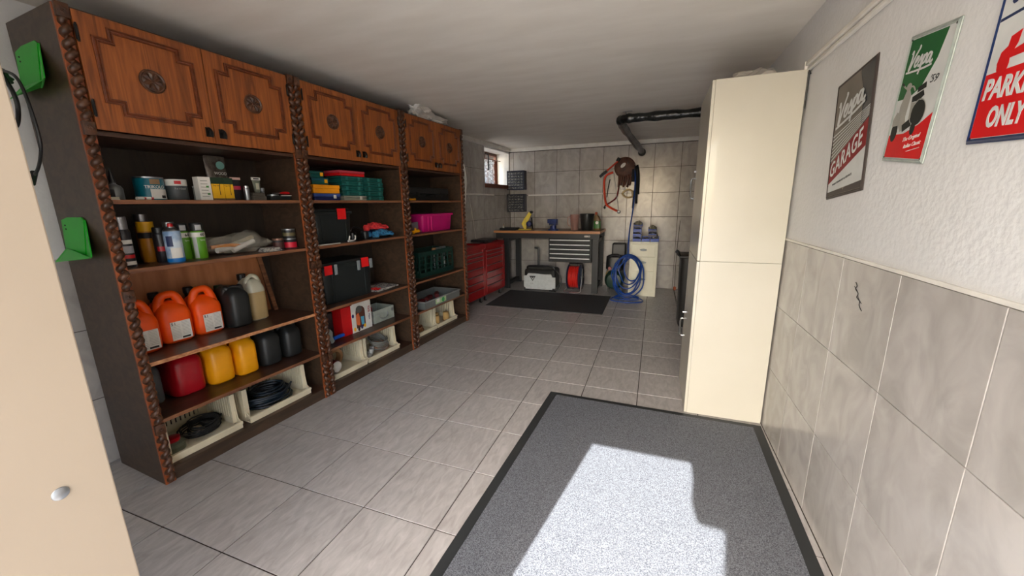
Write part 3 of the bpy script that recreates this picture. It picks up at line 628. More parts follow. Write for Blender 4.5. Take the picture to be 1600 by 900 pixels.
o = sh('dark_bundle', 'dark folded cloth behind the brown rope', 'cloth', 2.36, .29, CZ); obj('cloth', MB().blob(0, 0, .055, .11, .07, .06, .3, 2, 3, 4), plain('dark_cloth', (36, 32, 30), .9), o, True)
for k, (x, y) in enumerate(((2.65, .13), (2.74, .2), (2.83, .12))):
    o = sh('rope_spool', ('straw-coloured spool, left in the farthest crate', 'straw-coloured spool, middle and rearmost in the farthest crate', 'straw-coloured spool, right in the farthest crate')[k], 'spool', x, y, CZ, 0, 'rope spools')
    obj('winding', MB().lathe([(.03, .004)]+[(.034+(.003 if j % 2 else 0), .006+.005*j) for j in range(18)]+[(.03, .1)], 18), mat('straw_rope', (206, 168, 104), .9), o, True); obj('flange', MB().cyl(0, 0, 0, .004, .042), MATS['kraft_card'], o)
# ------------------------------------------------------------------ middle unit: top open shelf
def flatbox(lab, s, t, z, w_, d_, h_, m_, lidm=None, group=None, clips=(), clipm=None, name='organiser_box', rz=0):
    o = sh(name, lab, 'box', s, t, z, rz, group); hb = h_*.55
    obj('tray', MB().box(0, w_, 0, d_, 0, hb-.0006, .003), m_, o); obj('lid', MB().box(-.002, w_+.002, -.002, d_, hb+.0006, h_-.0008, .003), lidm or m_, o)
    for x in clips: obj('clip', MB().box(x-.013, x+.013, -.007, -.002, hb-.014, hb+.012, .002), clipm or m_, o)
    return o
NG = 'green organiser boxes'
TCL = plain('teal_clip', (44, 118, 112), .4)
for c, s_ in enumerate((1.465, 1.70)):
    for k in range(5):
        z = S1+.0005+.0385*k
        if c == 0 and k == 0: continue
        pos = ['', 'second from the bottom', 'third from the bottom', 'fourth from the bottom', 'topmost'][k] if k else 'bottom'
        flatbox('dark green organiser box, %s, in the %s stack' % (pos, ('left', 'right')[c]), s_, .10+.004*((k*7+c) % 3), z, .225, .16, .038, TEAL, None, NG, (.05, .175), TCL)
flatbox('flat greyish clear box under the left green stack', 1.45, .075, S1+.0005, .235, .2, .038, plain('smoke_clear', (150, 152, 138), .35), None, None, (.17,), WHITE)
flatbox('thin red case on top of the green organiser boxes', 1.45, .10, S1+.1935, .26, .17, .042, RED, plain('pink_red_lid', (200, 70, 84), .35), None, ())
flatbox('dark blue flat box at the bottom of the left pile', 1.185, .085, S1+.0005, .235, .2, .052, NAVY, plain('blue_lid', (60, 82, 150), .35), None, (.18,), WHITE)
flatbox('orange-yellow flat box with handle, second in the left pile', 1.18, .08, S1+.0535, .235, .2, .062, plain('signal_orange', (246, 158, 20), .4), None, None, ())
o = bpy.data.objects[-1] if False else None
flatbox('green case with one yellow clip, third in the left pile', 1.19, .10, S1+.1165, .145, .17, .048, TEAL, plain('green_blue', (30, 90, 100), .4), 'green cases with yellow clips', (.12,), YEL)
flatbox('green case with one yellow clip, topmost in the left pile', 1.185, .11, S1+.1655, .12, .17, .048, TEAL, None, 'green cases with yellow clips', (.10,), YEL)
# middle unit second shelf
def toolbox(lab, s, t, z, w_, d_, h_, tags=(), latches=(), group=None, bodym=None):
    o = sh('storage_box', lab, 'box', s, t, z, 0, group); bm_ = bodym or plain('black_green_plastic', (30, 35, 35), .45)
    obj('body', MB().loft([(0, w_/2, d_/2, w_*.455, d_*.45), (.01, w_/2, d_/2, w_*.465, d_*.46), (h_*.84, w_/2, d_/2, w_*.485, d_*.48)], 40, 12), bm_, o, True)
    obj('lid', MB().box(0, w_, 0, d_, h_*.84, h_*.92, .004).box(.012, w_-.012, .012, d_-.012, h_*.92, h_, .006), bm_, o)
    for x in (.18, .82): obj('rib', MB().box(w_*x-.008, w_*x+.008, .004, .02, h_*.05, h_*.83, .002), bm_, o)
    for x in latches: obj('latch', MB().box(x-.014, x+.014, -.008, -.0005, h_*.70, h_*.95, .002).box(x-.006, x+.006, -.011, -.008, h_*.74, h_*.86), plain('grey_latch', (140, 146, 148), .4), o)
    for x, z_, s2 in tags: obj('red_tag', MB().box(x-s2, x+s2, -.0045, -.001, z_-s2, z_+s2), plain('red_sticker', (236, 22, 24), .5), o)
    return o
toolbox('tall black storage box with one red square sticker, on the second shelf', 1.175, .10, S2+.0005, .36, .32, .262, ((.25, .222, .042),))
o = sh('ruler', 'white flat ruler lying along the front edge by the black box', 'ruler', 1.13, .025, S2, .0); obj('blade', MB().box(0, .19, 0, .03, .0005, .006), WHITE, o)
o = sh('clamp', 'small white metal clamp in front of the black helmet bag', 'clamp', 1.455, .065, S2, .1)
obj('frame', MB().tube([(0, 0, .045), (-.012, 0, .012), (.01, 0, .008), (.05, 0, .008), (.062, 0, .03), (.06, 0, .045)], .0055, 8, 3), WHITE, o, True); obj('foot', MB().box(-.02, .03, -.01, .012, .0005, .012, .002), WHITE, o)
o = sh('headphones', 'black ear defenders lying on the second shelf', 'ear defenders', 1.638, .16, S2)
obj('headband', MB().tube([(-.07, 0, .03), (-.06, .02, .08), (0, .03, .105), (.06, .02, .08), (.07, 0, .03)], .007, 8, 6), BLK, o, True)
for x in (-.07, .07): obj('ear_cup', MB().loft([(.001, x, 0, .028, .035), (.02, x, 0, .03, .038), (.06, x, 0, .028, .034), (.068, x, 0, .018, .024)], 20, 2.6), BLK, o, True)
def glove(lab, s, t, z, rz, m_, m2):
    o = sh('work_glove', lab, 'glove', s, t, z, rz, 'work gloves'); m = MB().blob(0, 0, .034, .075, .05, .035, .25, 2.5, 3, int(s*10))
    for k in range(4): m.tube([(.05, -.03+.02*k, .03), (.09, -.035+.024*k, .035), (.125-.008*abs(k-1.5), -.038+.026*k, .014)], .0105, 8, 3)
    m.tube([(.0, -.04, .03), (.03, -.065, .024), (.055, -.07, .014)], .011, 8, 3)
    obj('palm', m, m_, o, True); obj('cuff', MB().loft([(0, -.09, 0, .012, .034), (.03, -.09, 0, .016, .04), (.05, -.085, 0, .012, .03)], 18, 2.4), m2, o, True)
SKY = mat('sky_knit', (60, 146, 190), .8, col2=(28, 76, 120), scale=(60, 60, 60)); REDK = mat('red_knit', (226, 54, 54), .8, col2=(170, 30, 36), scale=(60, 60, 60))
glove('blue knitted work glove lying on the second shelf', 1.88, .12, S2+.006, .1, SKY, SKY)
glove('red work glove lying on top of the blue one', 1.83, .15, S2+.068, -.15, REDK, REDK)
glove('dark blue glove half under the red glove', 1.87, .25, S2+.006, .5, NAVY, SKY)
# middle unit third shelf
toolbox('large black storage box with grey latches and two red stickers', 1.175, .09, S3+.0005, .53, .34, .325, ((.055, .272, .036), (.435, .285, .040)), (.125, .36, .50))
for k, (s_, z, r_) in enumerate(((1.80, 0, .1), (1.82, .010, -.1))):
    o = sh('magazine', ('glossy magazine with printed cover, lower of two', 'glossy magazine with printed cover, on top of another')[k], 'magazine', s_, .07, S3+.0005+z, r_, 'magazines')
    obj('pages', MB().box(-.09, .15, 0, .2, 0, .009, .001), PAPER, o)
for k, (s_, t_, r_) in enumerate(((1.75, .075, .15), (1.76, .12, -.2))):
    o = sh('pliers', ('red-handled pliers on the magazines, nearer the edge', 'red-handled pliers on the magazines, farther from the edge')[k], 'pliers', s_, t_, S3+.0215, r_, 'pliers')
    obj('handle', MB().tube([(-.07, -.012, .005), (-.03, -.014, .005), (0, 0, .005)], .005, 8, 3), RED, o, True); obj('handle', MB().tube([(-.07, .016, .005), (-.03, .014, .005), (0, 0, .005)], .005, 8, 3), RED, o, True)
    obj('jaw', MB().tube([(0, 0, .005), (.03, 0, .005), (.06, 0, .004)], lambda q: .007-.004*q, 8), STEEL, o, True)
# middle unit fourth shelf
o = sh('carton_bag', 'red and white printed carton with pictures, on the fourth shelf', 'carton', 1.335, .125, S4+.0005)
LN = .30; HB = .245
obj('box', MB().box(0, .325, 0, .12, 0, HB, .002), RED, o)
obj('white_face', MB().box(.10, .3255, -.0012, .0, .0, HB), WHITE, o)
obj('flap', MB().box(.12, .325, .0, .003, HB-.001, HB+.018), WHITE, o)
P = MB(); cx, cz = .20, .19
arch = [(cx+.052*cos(a), cz-.02+.05*sin(a)) for a in [pi*k/12 for k in range(13)]]+[(cx-.052, .03), (cx+.052, .03)]
obj('arch_print', MB().prism(arch, -.002, -.0012), plain('print_brown', (92, 48, 34), .5), o)
obj('head_print', MB().prism([(cx-.012+.036*cos(2*pi*k/14), cz+.004+.032*sin(2*pi*k/14)) for k in range(14)], -.0026, -.002), plain('print_grey', (84, 84, 80), .5), o)
obj('figure_print', MB().prism([(.155, .06), (.185, .05), (.19, .12), (.178, .165), (.150, .15), (.145, .1)], -.003, -.0026), plain('print_orange', (222, 112, 60), .5), o)
obj('panel_print', MB().prism([(.205, .05), (.235, .05), (.238, .12), (.200, .125)], -.003, -.0026), plain('print_cyan', (84, 170, 200), .5), o)
for k, (x, z, c) in enumerate(((.125, .03, 'yellow_print'), (.17, .02, 'ink_black'), (.205, .03, 'navy_plastic'), (.24, .035, 'yellow_print'), (.115, .15, 'navy_plastic'))):
    obj('spot_print', MB().prism([(x+.013*cos(2*pi*j/8), z+.018*sin(2*pi*j/8)) for j in range(8)], -.0034, -.003), MATS[c], o)
obj('lettering', text_mesh('TOOL', .03, plain('print_red_letters', (170, 24, 30), .5), bold=.001, width=.062), None, o, loc=(.298, -.0025, .17), rot=(pi/2, pi/2, 0))
obj('lettering', text_mesh('TRAY', .024, NAVY, bold=.0006, width=.06), None, o, loc=(.298, -.0025, .10), rot=(pi/2, pi/2, 0))
GREYM = mat('grey_green_paint', (168, 174, 162), .45, col2=(150, 156, 146), scale=(20, 20, 20))
o = sh('metal_box', 'open grey metal box with curved wire handle on its front', 'metal box', 1.71, .145, S4+.0005)
T = .003; w_, d_, h_ = .27, .22, .118
obj('box', MB().box(0, w_, 0, d_, 0, T).box(0, w_, 0, T, T, h_).box(0, w_, d_-T, d_, T, h_).box(0, T, T, d_-T, T, h_).box(w_-T, w_, T, d_-T, T, h_), GREYM, o)
obj('handle', MB().tube([(.06, -.006, .07), (.07, -.016, .045), (.10, -.02, .03), (.14, -.02, .032), (.165, -.016, .05), (.175, -.006, .08)], .0035, 8, 4), STEEL, o, True)
obj('hasp', MB().box(w_-.035, w_-.015, -.008, -.0005, .07, .10, .001), STEEL, o)
o = sh('screwdriver', 'red-handled screwdriver standing in the grey metal box', 'screwdriver', 1.775, .24, S4+.004); obj('handle', MB().lathe([(.006, .04), (.011, .06), (.012, .12), (.008, .135)], 10), DRED, o, True); obj('shaft', MB().cyl(0, 0, 0, .042, .004, seg=8), STEEL, o, True)
o = sh('black_case', 'black tool case standing behind the red carton', 'case', 1.16, .20, S4+.0005); obj('case', MB().box(0, .155, 0, .2, 0, .22, .01), BLK, o); obj('handle', MB().tube([(.04, .1, .218), (.045, .1, .245), (.11, .1, .245), (.115, .1, .218)], .008, 8, 3), BLK, o, True)
o = sh('hand_clamp', 'grey spring clamp with blue screw handle, front left of the fourth shelf', 'clamp', 1.165, .09, S4+.0005)
obj('jaw', MB().prism([(0, .02), (.025, 0), (.05, .012), (.034, .05), (.04, .09), (.02, .12), (0, .1)], 0, .022), plain('grey_clamp', (140, 144, 140), .5), o)
obj('handle', MB().cyl(.011, .034, .05, .15, .015, seg=14, axis='x'), plain('bright_blue_grip', (14, 84, 190), .4), o, True)
# ------------------------------------------------------------------ far unit
o = sh('tool_case', 'long black tool case on the far unit, top open shelf', 'case', 2.30, .12, S1+.0005)
obj('lower_shell', MB().box(0, .72, 0, .28, 0, .065, .01), BLK, o); obj('upper_shell', MB().box(0, .72, 0, .28, .067, .135, .012), plain('black_case_lid', (32, 34, 35), .35), o)
obj('handle', MB().tube([(.28, -.001, .05), (.29, -.03, .055), (.43, -.03, .055), (.44, -.001, .05)], .009, 8, 3), BLK, o, True)
for x in (.15, .57): obj('latch', MB().box(x-.02, x+.02, -.006, -.0005, .045, .09, .002), BLK, o)
o = sh('small_knife', 'orange-handled small tool lying at the front edge of the far top shelf', 'tool', 2.20, .045, S1+.0005, .05); obj('handle', MB().tube([(0, 0, .011), (.05, 0, .012), (.09, 0, .011)], .0095, 8, 3), YEL, o, True); obj('knob', MB().blob(.10, 0, .013, .014, .012, .013, 0, 1, 2, 0, False), YEL, o, True)
o = sh('storage_box', 'bright magenta plastic box on the far unit', 'box', 2.475, .10, S2+.0005)
obj('body', MB().loft([(0, .285, .15, .265, .13), (.012, .285, .15, .27, .135), (.165, .285, .15, .283, .148)], 40, 14), MAGENTA, o, True); obj('rim', MB().box(-.006, .576, -.006, .306, .165, .187, .004), MAGENTA, o)
for x in (.10, .16): obj('rib', MB().box(x-.006, x+.006, .0, .012, .01, .164, .002), MAGENTA, o)
o = sh('card_box', 'small grey-mauve card box left of the magenta box', 'box', 2.29, .10, S2+.0005); obj('box', MB().box(0, .10, 0, .08, 0, .10, .001), plain('mauve_card', (112, 100, 110), .7), o); obj('flap', MB().box(0, .1, -.0, .002, .1, .112), MATS['mauve_card'], o)
o = sh('spray_gun', 'small orange-yellow spray gun at the front edge beside the magenta box', 'spray gun', 2.24, .05, S2+.0005)
obj('body', MB().tube([(0, 0, .018), (.04, 0, .026), (.085, 0, .026)], .017, 10, 3), YEL, o, True); obj('nozzle', MB().tube([(.085, 0, .026), (.13, 0, .02)], .006, 8), STEEL, o, True); obj('trigger', MB().tube([(.03, 0, .04), (.035, -.005, .058)], .010, 8), YEL, o, True)
def folding_crate(s, t, z):
    o = sh('folding_crate', 'dark green folding crate full of tools on the third shelf of the far unit', 'crate', s, t, z); w_, d_, h_ = .66, .30, .27; G2 = plain('dark_green_crate', (16, 52, 44), .45)
    m = MB().box(0, w_, 0, d_, 0, .006)
    for y in (0, d_-.01): m.box(0, w_, y, y+.01, .006, .05).box(0, w_, y, y+.01, h_-.05, h_)
    for x in (0, w_-.01): m.box(x, x+.01, .01, d_-.01, .006, .05).box(x, x+.01, .01, d_-.01, h_-.05, h_)
    obj('frame', m, G2, o)
    for k in range(7):
        x = k*(w_-.024)/6; obj('slat', MB().box(x, x+.024, -.002, .012, .05, h_-.05), G2, o); obj('slat', MB().box(x, x+.024, d_-.01, d_, .05, h_-.05), G2, o)
    for k in range(3):
        y = .03+k*.1; obj('slat', MB().box(0, .01, y, y+.03, .05, h_-.05), G2, o)
    for k in range(3): obj('cross_bar', MB().box(.02, w_-.02, .001, .009, .08+.05*k, .09+.05*k), G2, o)
folding_crate(2.36, .10, S3+.0005)
for k, (x, m_) in enumerate(((2.72, 'kraft_card'), (2.79, 'brushed_steel'), (2.86, 'brushed_steel'), (2.92, 'brushed_steel'))):
    o = sh('hand_tool', ('brown wooden tool handle sticking up in the folding crate', 'steel tool head in the folding crate, next to the brown handle', 'steel tool head in the folding crate, middle', 'steel tool head in the folding crate, far end')[k], 'tool', x, .16, S3+.009)
    obj('shaft', MB().cyl(0, 0, 0, .25, .007, seg=8), MATS['grey_latch'], o, True); obj('head', MB().box(-.028, .028, -.01, .01, .25, .275, .004), MATS[m_], o)
o = sh('flat_tray', 'large clear grey plastic tray with a green and white label, jutting over the shelf edge', 'tray', 2.26, -.02, .3585)
GL = mat('smoky_clear_plastic', (120, 124, 122), .3, alpha=.8)
w_, d_, h_ = .70, .38, .085
obj('tray', MB().box(.01, w_-.01, .01, d_-.01, 0, .004).box(.01, w_-.01, .01, .016, .004, h_).box(.01, w_-.01, d_-.016, d_-.01, .004, h_).box(.01, .016, .016, d_-.016, .004, h_).box(w_-.016, w_-.01, .016, d_-.016, .004, h_), GL, o)
obj('rim', MB().box(0, w_, 0, .01, h_-.012, h_).box(0, w_, d_-.01, d_, h_-.012, h_).box(0, .01, .01, d_-.01, h_-.012, h_).box(w_-.01, w_, .01, d_-.01, h_-.012, h_), plain('grey_rim', (140, 142, 138), .4), o)
obj('paper_label', MB().box(.20, .40, .0075, .0095, .015, .07), plain('pale_green_label', (176, 200, 150), .5), o); obj('green_spot', MB().cyl(.34, .042, .006, .0075, .026, seg=16, axis='y'), plain('spot_green', (60, 160, 90), .5), o); obj('white_spot', MB().box(.22, .27, .006, .0075, .03, .07), WHITE, o)
for k in range(3):
    o = sh('parts_bundle', ('dark red tool bundle in the flat tray, nearest', 'dark red tool bundle in the flat tray, middle', 'dark red tool bundle in the flat tray, farthest')[k], 'tool', 2.33+.2*k, .16, .3635, .3*k, 'bundles in the flat tray')
    obj('body', MB().tube([(0, 0, .03), (.08, .01, .034), (.15, 0, .03)], .026, 10, 2), plain('dark_red_grip', (110, 26, 30), .5), o, True); obj('tip', MB().tube([(.15, 0, .03), (.19, 0, .02)], .008, 8), STEEL, o, True)
# foil on top of the far unit, white cords hanging beside it
o = sh('foil_sheet', 'crumpled silver foil lying on top of the far wall unit', 'foil', 2.62, .13, 2.2535)
FOIL = mat('silver_foil', (236, 232, 226), .3, .7, bump=1.0, bscale=34)
obj('foil', MB().blob(-.06, -.02, .055, .17, .09, .085, .45, 2.6, 4, 3).blob(.18, -.03, .035, .20, .08, .048, .5, 3.1, 4, 8), FOIL, o, True)
CORD = plain('white_cord', (222, 218, 208), .5); m = MB()
for k in range(5):
    a = .02*k; m.tube([W(3.20, .02+.018*k, 1.90-.01*k), W(3.235+a*.3, .01+.015*k, 1.75), W(3.24+a*.4, .02+.01*k, 1.58), W(3.215, .03+.012*k, 1.40+.01*k), W(3.19, .05+.012*k, 1.55), W(3.185, .05+.01*k, 1.75)], .006, 6, 5, True)
o = obj('cord_bundle', m, CORD, None, True); tag(o, 'bundle of white cord hanging at the far end of the wall units', 'cord')
obj('hook', MB().box(0, .004, 0, .02, -.01, .03).tube([(.004, .01, 0), (.05, .01, 0), (.06, .01, .015)], .004, 6), STEEL, o, loc=W(3.150, .03, 1.895), rot=(0, 0, SR))
# ------------------------------------------------------------------ left wall fittings beyond the units
o = thing('wall_rail', 'white rail on the left wall beyond the wall units', 'rail', LWp(4.1, -.0005, 1.555), LR); obj('rail', MB().box(0, .95, -.03, 0, 0, .028, .005), TRIMW, o); obj('end_cap', MB().box(.95, .96, -.032, 0, -.002, .03), TRIMW, o)
o = obj('thin_cable', MB().tube([LWp(4.25, -.012, 1.55), LWp(4.33, -.015, 1.25), LWp(4.40, -.015, .95), LWp(4.42, -.02, .9)], .004, 6, 4), CORD, None, True); tag(o, 'thin white cable running down the tiled left wall', 'cable')
o = thing('wall_rail', 'white rail on the back wall behind the workbench', 'rail', (-2.16, YB-.0005, 1.552)); obj('rail', MB().box(0, 1.30, -.03, 0, 0, .026, .005), TRIMW, o); obj('end_cap', MB().box(1.30, 1.31, -.032, 0, -.002, .028), TRIMW, o)
# curtain in the window
def curtain(x0, x1, z0, z1, y, m_, parent, name, n=60):
    m = MB(); v = []; f = []
    for i in range(n+1):
        x = x0+(x1-x0)*i/n; yy = y+.012*sin(i*1.1)+.005*sin(i*2.7)
        v += [(x, yy, z0), (x, yy+.004, (z0+z1)/2), (x, yy, z1)]
    for i in range(n):
        for j in range(2): f.append((3*i+j, 3*i+3+j, 3*i+4+j, 3*i+1+j))
    return obj(name, m.add(v, f), m_, parent, True)
def lace(name, col):
    m = bpy.data.materials.new(name); m.use_nodes = True; n = m.node_tree.nodes; l = m.node_tree.links
    d = n.new('ShaderNodeBsdfDiffuse'); t = n.new('ShaderNodeBsdfTranslucent'); tr = n.new('ShaderNodeBsdfTransparent'); a = n.new('ShaderNodeMixShader'); b = n.new('ShaderNodeMixShader')
    for q in (d, t): q.inputs['Color'].default_value = (*s2l(col), 1)
    a.inputs[0].default_value = .75; l.new(d.outputs[0], a.inputs[1]); l.new(t.outputs[0], a.inputs[2])
    tc = n.new('ShaderNodeTexCoord'); vo = n.new('ShaderNodeTexVoronoi'); vo.inputs['Scale'].default_value = 28; l.new(tc.outputs['Object'], vo.inputs['Vector'])
    mr = n.new('ShaderNodeMapRange'); mr.inputs[1].default_value = .3; mr.inputs[2].default_value = .6; mr.inputs[3].default_value = .3; mr.inputs[4].default_value = .8; l.new(vo.outputs['Distance'], mr.inputs[0])
    l.new(mr.outputs[0], b.inputs[0]); l.new(a.outputs[0], b.inputs[1]); l.new(tr.outputs[0], b.inputs[2]); l.new(b.outputs[0], n['Material Output'].inputs[0]); return m
o = thing('curtain', 'white lace curtain hanging on a rod in the small window', 'curtain', LO, LR)
curtain(4.83, 5.50, 1.77, 2.16, .17, lace('lace_fabric', (226, 226, 222)), o, 'lace_panel')
obj('rod', MB().tube([(4.81, .165, 2.17), (5.74, .165, 2.17)], .006, 8), MATS['brown_window_wood'], o, True)
for x in (4.84, 5.15, 5.45, 5.6): obj('ring', MB().tube([(x, .15, 2.17), (x, .165, 2.185), (x, .18, 2.17), (x, .165, 2.152)], .003, 6, 3, True), MATS['brown_window_wood'], o, True)
curtain(5.51, 5.62, 1.77, 2.16, .175, plain('brown_curtain', (150, 84, 60), .8), o, 'side_panel', 10)
o = thing('window_handle', 'dark iron handle hanging over the lace curtain of the small window', 'handle', LWp(5.16, .12, 2.10), LR); obj('plate', MB().tube([(-.10, 0, .13), (.0, 0, .13), (.02, 0, .10), (.02, 0, -.04)], .012, 8, 3), BLKM, o, True); obj('grip', MB().box(.008, .032, -.012, .012, -.12, -.03, .003), BLKM, o)
# ------------------------------------------------------------------ small-parts cabinets on the back wall
dm = MB().box(0, .052, -.012, 0, 0, .036, .002).mesh('drawer', mat('clear_dark_drawer', (150, 150, 146), .3, col2=(34, 38, 46), scale=(70, 70, 110), rnd=.25, lo=.48, hi=.66))
pm = MB().box(.018, .034, -.018, -.012, .012, .020).mesh('pull', MATS['grey_latch'])
for z0, lab, h_ in ((1.664, 'blue small-parts cabinet with tiny drawers, upper of two by the window', .325), (1.28, 'blue small-parts cabinet with tiny drawers, lower of two above the workbench', .31)):
    o = thing('parts_cabinet', lab, 'parts cabinet', (-2.515, YB-.155, z0), 0, 'small-parts cabinets')
    m = MB().box(0, .32, .006, .15, 0, .012).box(0, .32, .006, .15, h_-.012, h_).box(0, .012, .006, .15, .012, h_-.012).box(.308, .32, .006, .15, .012, h_-.012).box(.012, .308, .05, .15, .012, h_-.012)
    obj('case', m, plain('dark_navy_case', (24, 30, 58), .45), o)
    for r in range(6):
        for c in range(5):
            d = obj('drawer', dm, None, o, loc=(.0175+c*.0575, .02, .016+r*(h_-.03)/6)); obj('pull', pm, None, d)
# ------------------------------------------------------------------ red tool cabinets
def red_cabinet(lab, y0, y1, x0):
    L_ = y1-y0; o = thing('tool_cabinet', lab, 'tool cabinet', (x0, y0, 0), pi/2-.065, 'red tool cabinets')   # X along, Y to the wall
    D = .30
    obj('body', MB().box(0, L_-.003, .012, D, .10, .83, .004), TOOLRED, o); obj('top_tray', MB().box(.01, L_-.013, .02, D-.01, .831, .836).box(0, L_-.003, .0, .012, .80, .862, .003).box(0, .01, .012, D, .836, .862).box(L_-.013, L_-.003, .012, D, .836, .862), TOOLRED, o)
    obj('side_strip', MB().box(L_-.075, L_-.004, -.006, .012, .12, .79, .002), TOOLRED, o)
    zs = [.135, .225, .315, .405, .495, .60, .655, .71, .765]
    zs = [.13, .245, .345, .445, .55, .655, .71, .765]
    for a, b in zip(zs[:-1], zs[1:]):
        d = obj('drawer', MB().box(.02, L_-.085, -.004, .012, a+.003, b-.003, .002), TOOLRED, o)
        obj('pull', MB().box(.02, L_-.085, -.014, -.004, b-.016, b-.006, .002), STEEL, d)
    for x in (.06, L_-.07):
        for y in (.06, D-.06):
            c = obj('caster', MB().box(x-.02, x+.02, y-.015, y+.015, .07, .10).box(x-.02, x+.02, y-.019, y-.015, .02, .08).box(x-.02, x+.02, y+.015, y+.019, .02, .08), STEEL, o); obj('wheel', MB().cyl(x, .034, y-.013, y+.013, .034, seg=18, axis='y'), BLK, c, True)
    return o
red_cabinet('red seven-drawer tool cabinet, partly behind the carved unit', 4.46, 5.075, -2.325)
red_cabinet('red seven-drawer tool cabinet next to the workbench', 5.08, 5.72, -2.283)
o = thing('laptop', 'flat black case lying on top of the red tool cabinet', 'case', (-2.36, 5.25, .865), pi/2-.065); obj('shell', MB().box(0, .42, 0, .26, 0, .02, .004), BLK, o); obj('lid', MB().box(.01, .41, .01, .25, .0203, .032, .003), BLK, o)
# ------------------------------------------------------------------ dark mat and workbench
o = thing('floor_mat', 'plain charcoal rubber mat in front of the workbench', 'mat', (-2.22, 4.885, 0))
obj('mat', MB().box(0, 1.65, 0, 1.03, 0, .009, .003), mat('charcoal_mat', (52, 53, 55), .85, col2=(44, 45, 47), scale=(60, 60, 60), bump=.2, bscale=300), o)
bn = thing('workbench', 'steel workbench with a wooden top and hanging drawer block', 'workbench', (-2.545, 6.035, 0)); BW_ = 1.765; BD = .70
obj('worktop', MB().prism([(-.005, 0), (BW_, 0), (BW_, BD), (.035, BD)], .948, .985, 'z'), BEECH, bn)
DKW = mat('worn_worktop_surface', (120, 96, 74), .5, col2=(84, 66, 52), scale=(9, 9, 9)); obj('worn_surface', MB().prism([(.0, .012), (BW_-.002, .012), (BW_-.002, BD-.002), (.037, BD-.002)], .9852, .9868, 'z'), DKW, bn)
obj('apron', MB().box(.03, BW_-.015, .012, .03, .865, .947, .002).box(.03, BW_-.015, BD-.04, BD-.022, .865, .947), GRAPH, bn)
flat_text('lettering', 'GEKO', .034, WHITE, bn, BW_-.20, .0112, .907, bold=.0012)
for x in (.16, BW_-.115):
    for y in (.012, BD-.085): obj('leg', MB().box(x, x+.095, y, y+.06, 0, .864, .003), GRAPH, bn)
    for z in (.05, .80): obj('side_brace', MB().box(x+.02, x+.075, .073, BD-.086, z, z+.06, .002), GRAPH, bn)
db = obj('drawer_block', MB().box(.945, .953, .02, .52, .49, .864).box(1.627, 1.635, .02, .52, .49, .864).box(.953, 1.627, .02, .52, .49, .498).box(.953, 1.627, .51, .52, .498, .864), GRAPH, bn)
zz = [.50, .572, .644, .716, .788, .862]
for a, b in zip(zz[:-1], zz[1:]):
    d = obj('drawer', MB().box(.955, 1.625, .006, .5, a+.002, b-.002, .002), GRAPH, bn); d.parent = bn
    obj('handle', MB().box(.97, 1.61, -.008, .006, b-.026, b-.010, .003), plain('silver_handle', (232, 234, 236), .45, .1), d)
obj('lock', MB().cyl(1.29, .85, .0, .006, .006, seg=10, axis='y'), STEEL, bn)
BZt = .987
o = thing('angle_grinder_stand', 'yellow bench tool stand with a dark motor on the workbench', 'bench tool', (-2.06, 6.28, BZt), .2)
obj('base', MB().box(-.12, .10, -.07, .07, 0, .018, .004), plain('dull_yellow', (190, 165, 60), .5), o)
obj('frame', MB().prism([(-.03, .018), (.01, .018), (.02, .11), (.10, .26), (.06, .30), (-.03, .18), (-.07, .10)], -.02, .02), plain('tool_yellow', (236, 206, 20), .45), o)
obj('motor', MB().lathe([(.02, -.06), (.045, -.05), (.05, .03), (.03, .05)], 16, .055, 0, .10, 'y'), NAVY, o, True); obj('column', MB().tube([(.115, 0, .018), (.10, 0, .20)], .010, 8), BLKM, o, True); obj('knob', MB().blob(.095, 0, .295, .032, .026, .02, 0, 1, 2, 0, False), BLK, o, True)
o = thing('bench_vice', 'dark blue bench vice on the front edge of the workbench', 'vice', (-1.55, 6.16, BZt))
VB = plain('vice_blue', (26, 48, 110), .4, .2)
obj('base', MB().loft([(0, 0, 0, .085, .07), (.02, 0, 0, .085, .07), (.03, 0, 0, .05, .05), (.10, 0, 0, .045, .05)], 24, 3), VB, o, True); obj('body', MB().box(-.055, .055, -.07, .09, .085, .15, .008), VB, o); obj('jaw', MB().box(-.075, .075, -.10, -.06, .12, .185, .004).box(-.075, .075, -.035, .0, .12, .185, .004), VB, o)
obj('handle', MB().tube([(-.09, -.125, .07), (.03, -.125, .10)], .006, 8).tube([(-.02, -.06, .09), (-.02, -.13, .088)], .012, 8), STEEL, o, True)
o = thing('pliers', 'steel pliers lying on the workbench left of the vice', 'pliers', (-1.74, 6.16, BZt), .4); obj('jaw', MB().tube([(0, 0, .006), (.07, 0, .006)], .006, 8), STEEL, o, True); obj('handle', MB().tube([(0, 0, .006), (-.06, .015, .006), (-.12, .01, .006)], .005, 8, 3).tube([(0, 0, .006), (-.06, -.015, .006), (-.12, -.01, .006)], .005, 8, 3), plain('pale_grip', (190, 180, 160), .5), o, True)
o = thing('measuring_jug', 'translucent pinkish measuring jug on the workbench', 'jug', (-1.23, 6.30, BZt)); obj('jug', MB().lathe([(.055, 0), (.058, .004), (.072, .24), (.0, .24)] if False else [(.05, .003), (.055, 0), (.058, .004), (.075, .25), (.072, .25), (.055, .006)], 28, cap=True), mat('pink_translucent', (206, 160, 148), .3, trans=.35, alpha=.75), o, True)
obj('handle', MB().tube([(-.066, 0, .21), (-.11, 0, .20), (-.11, 0, .09), (-.06, 0, .06)], .008, 8, 4), MATS['pink_translucent'], o, True)
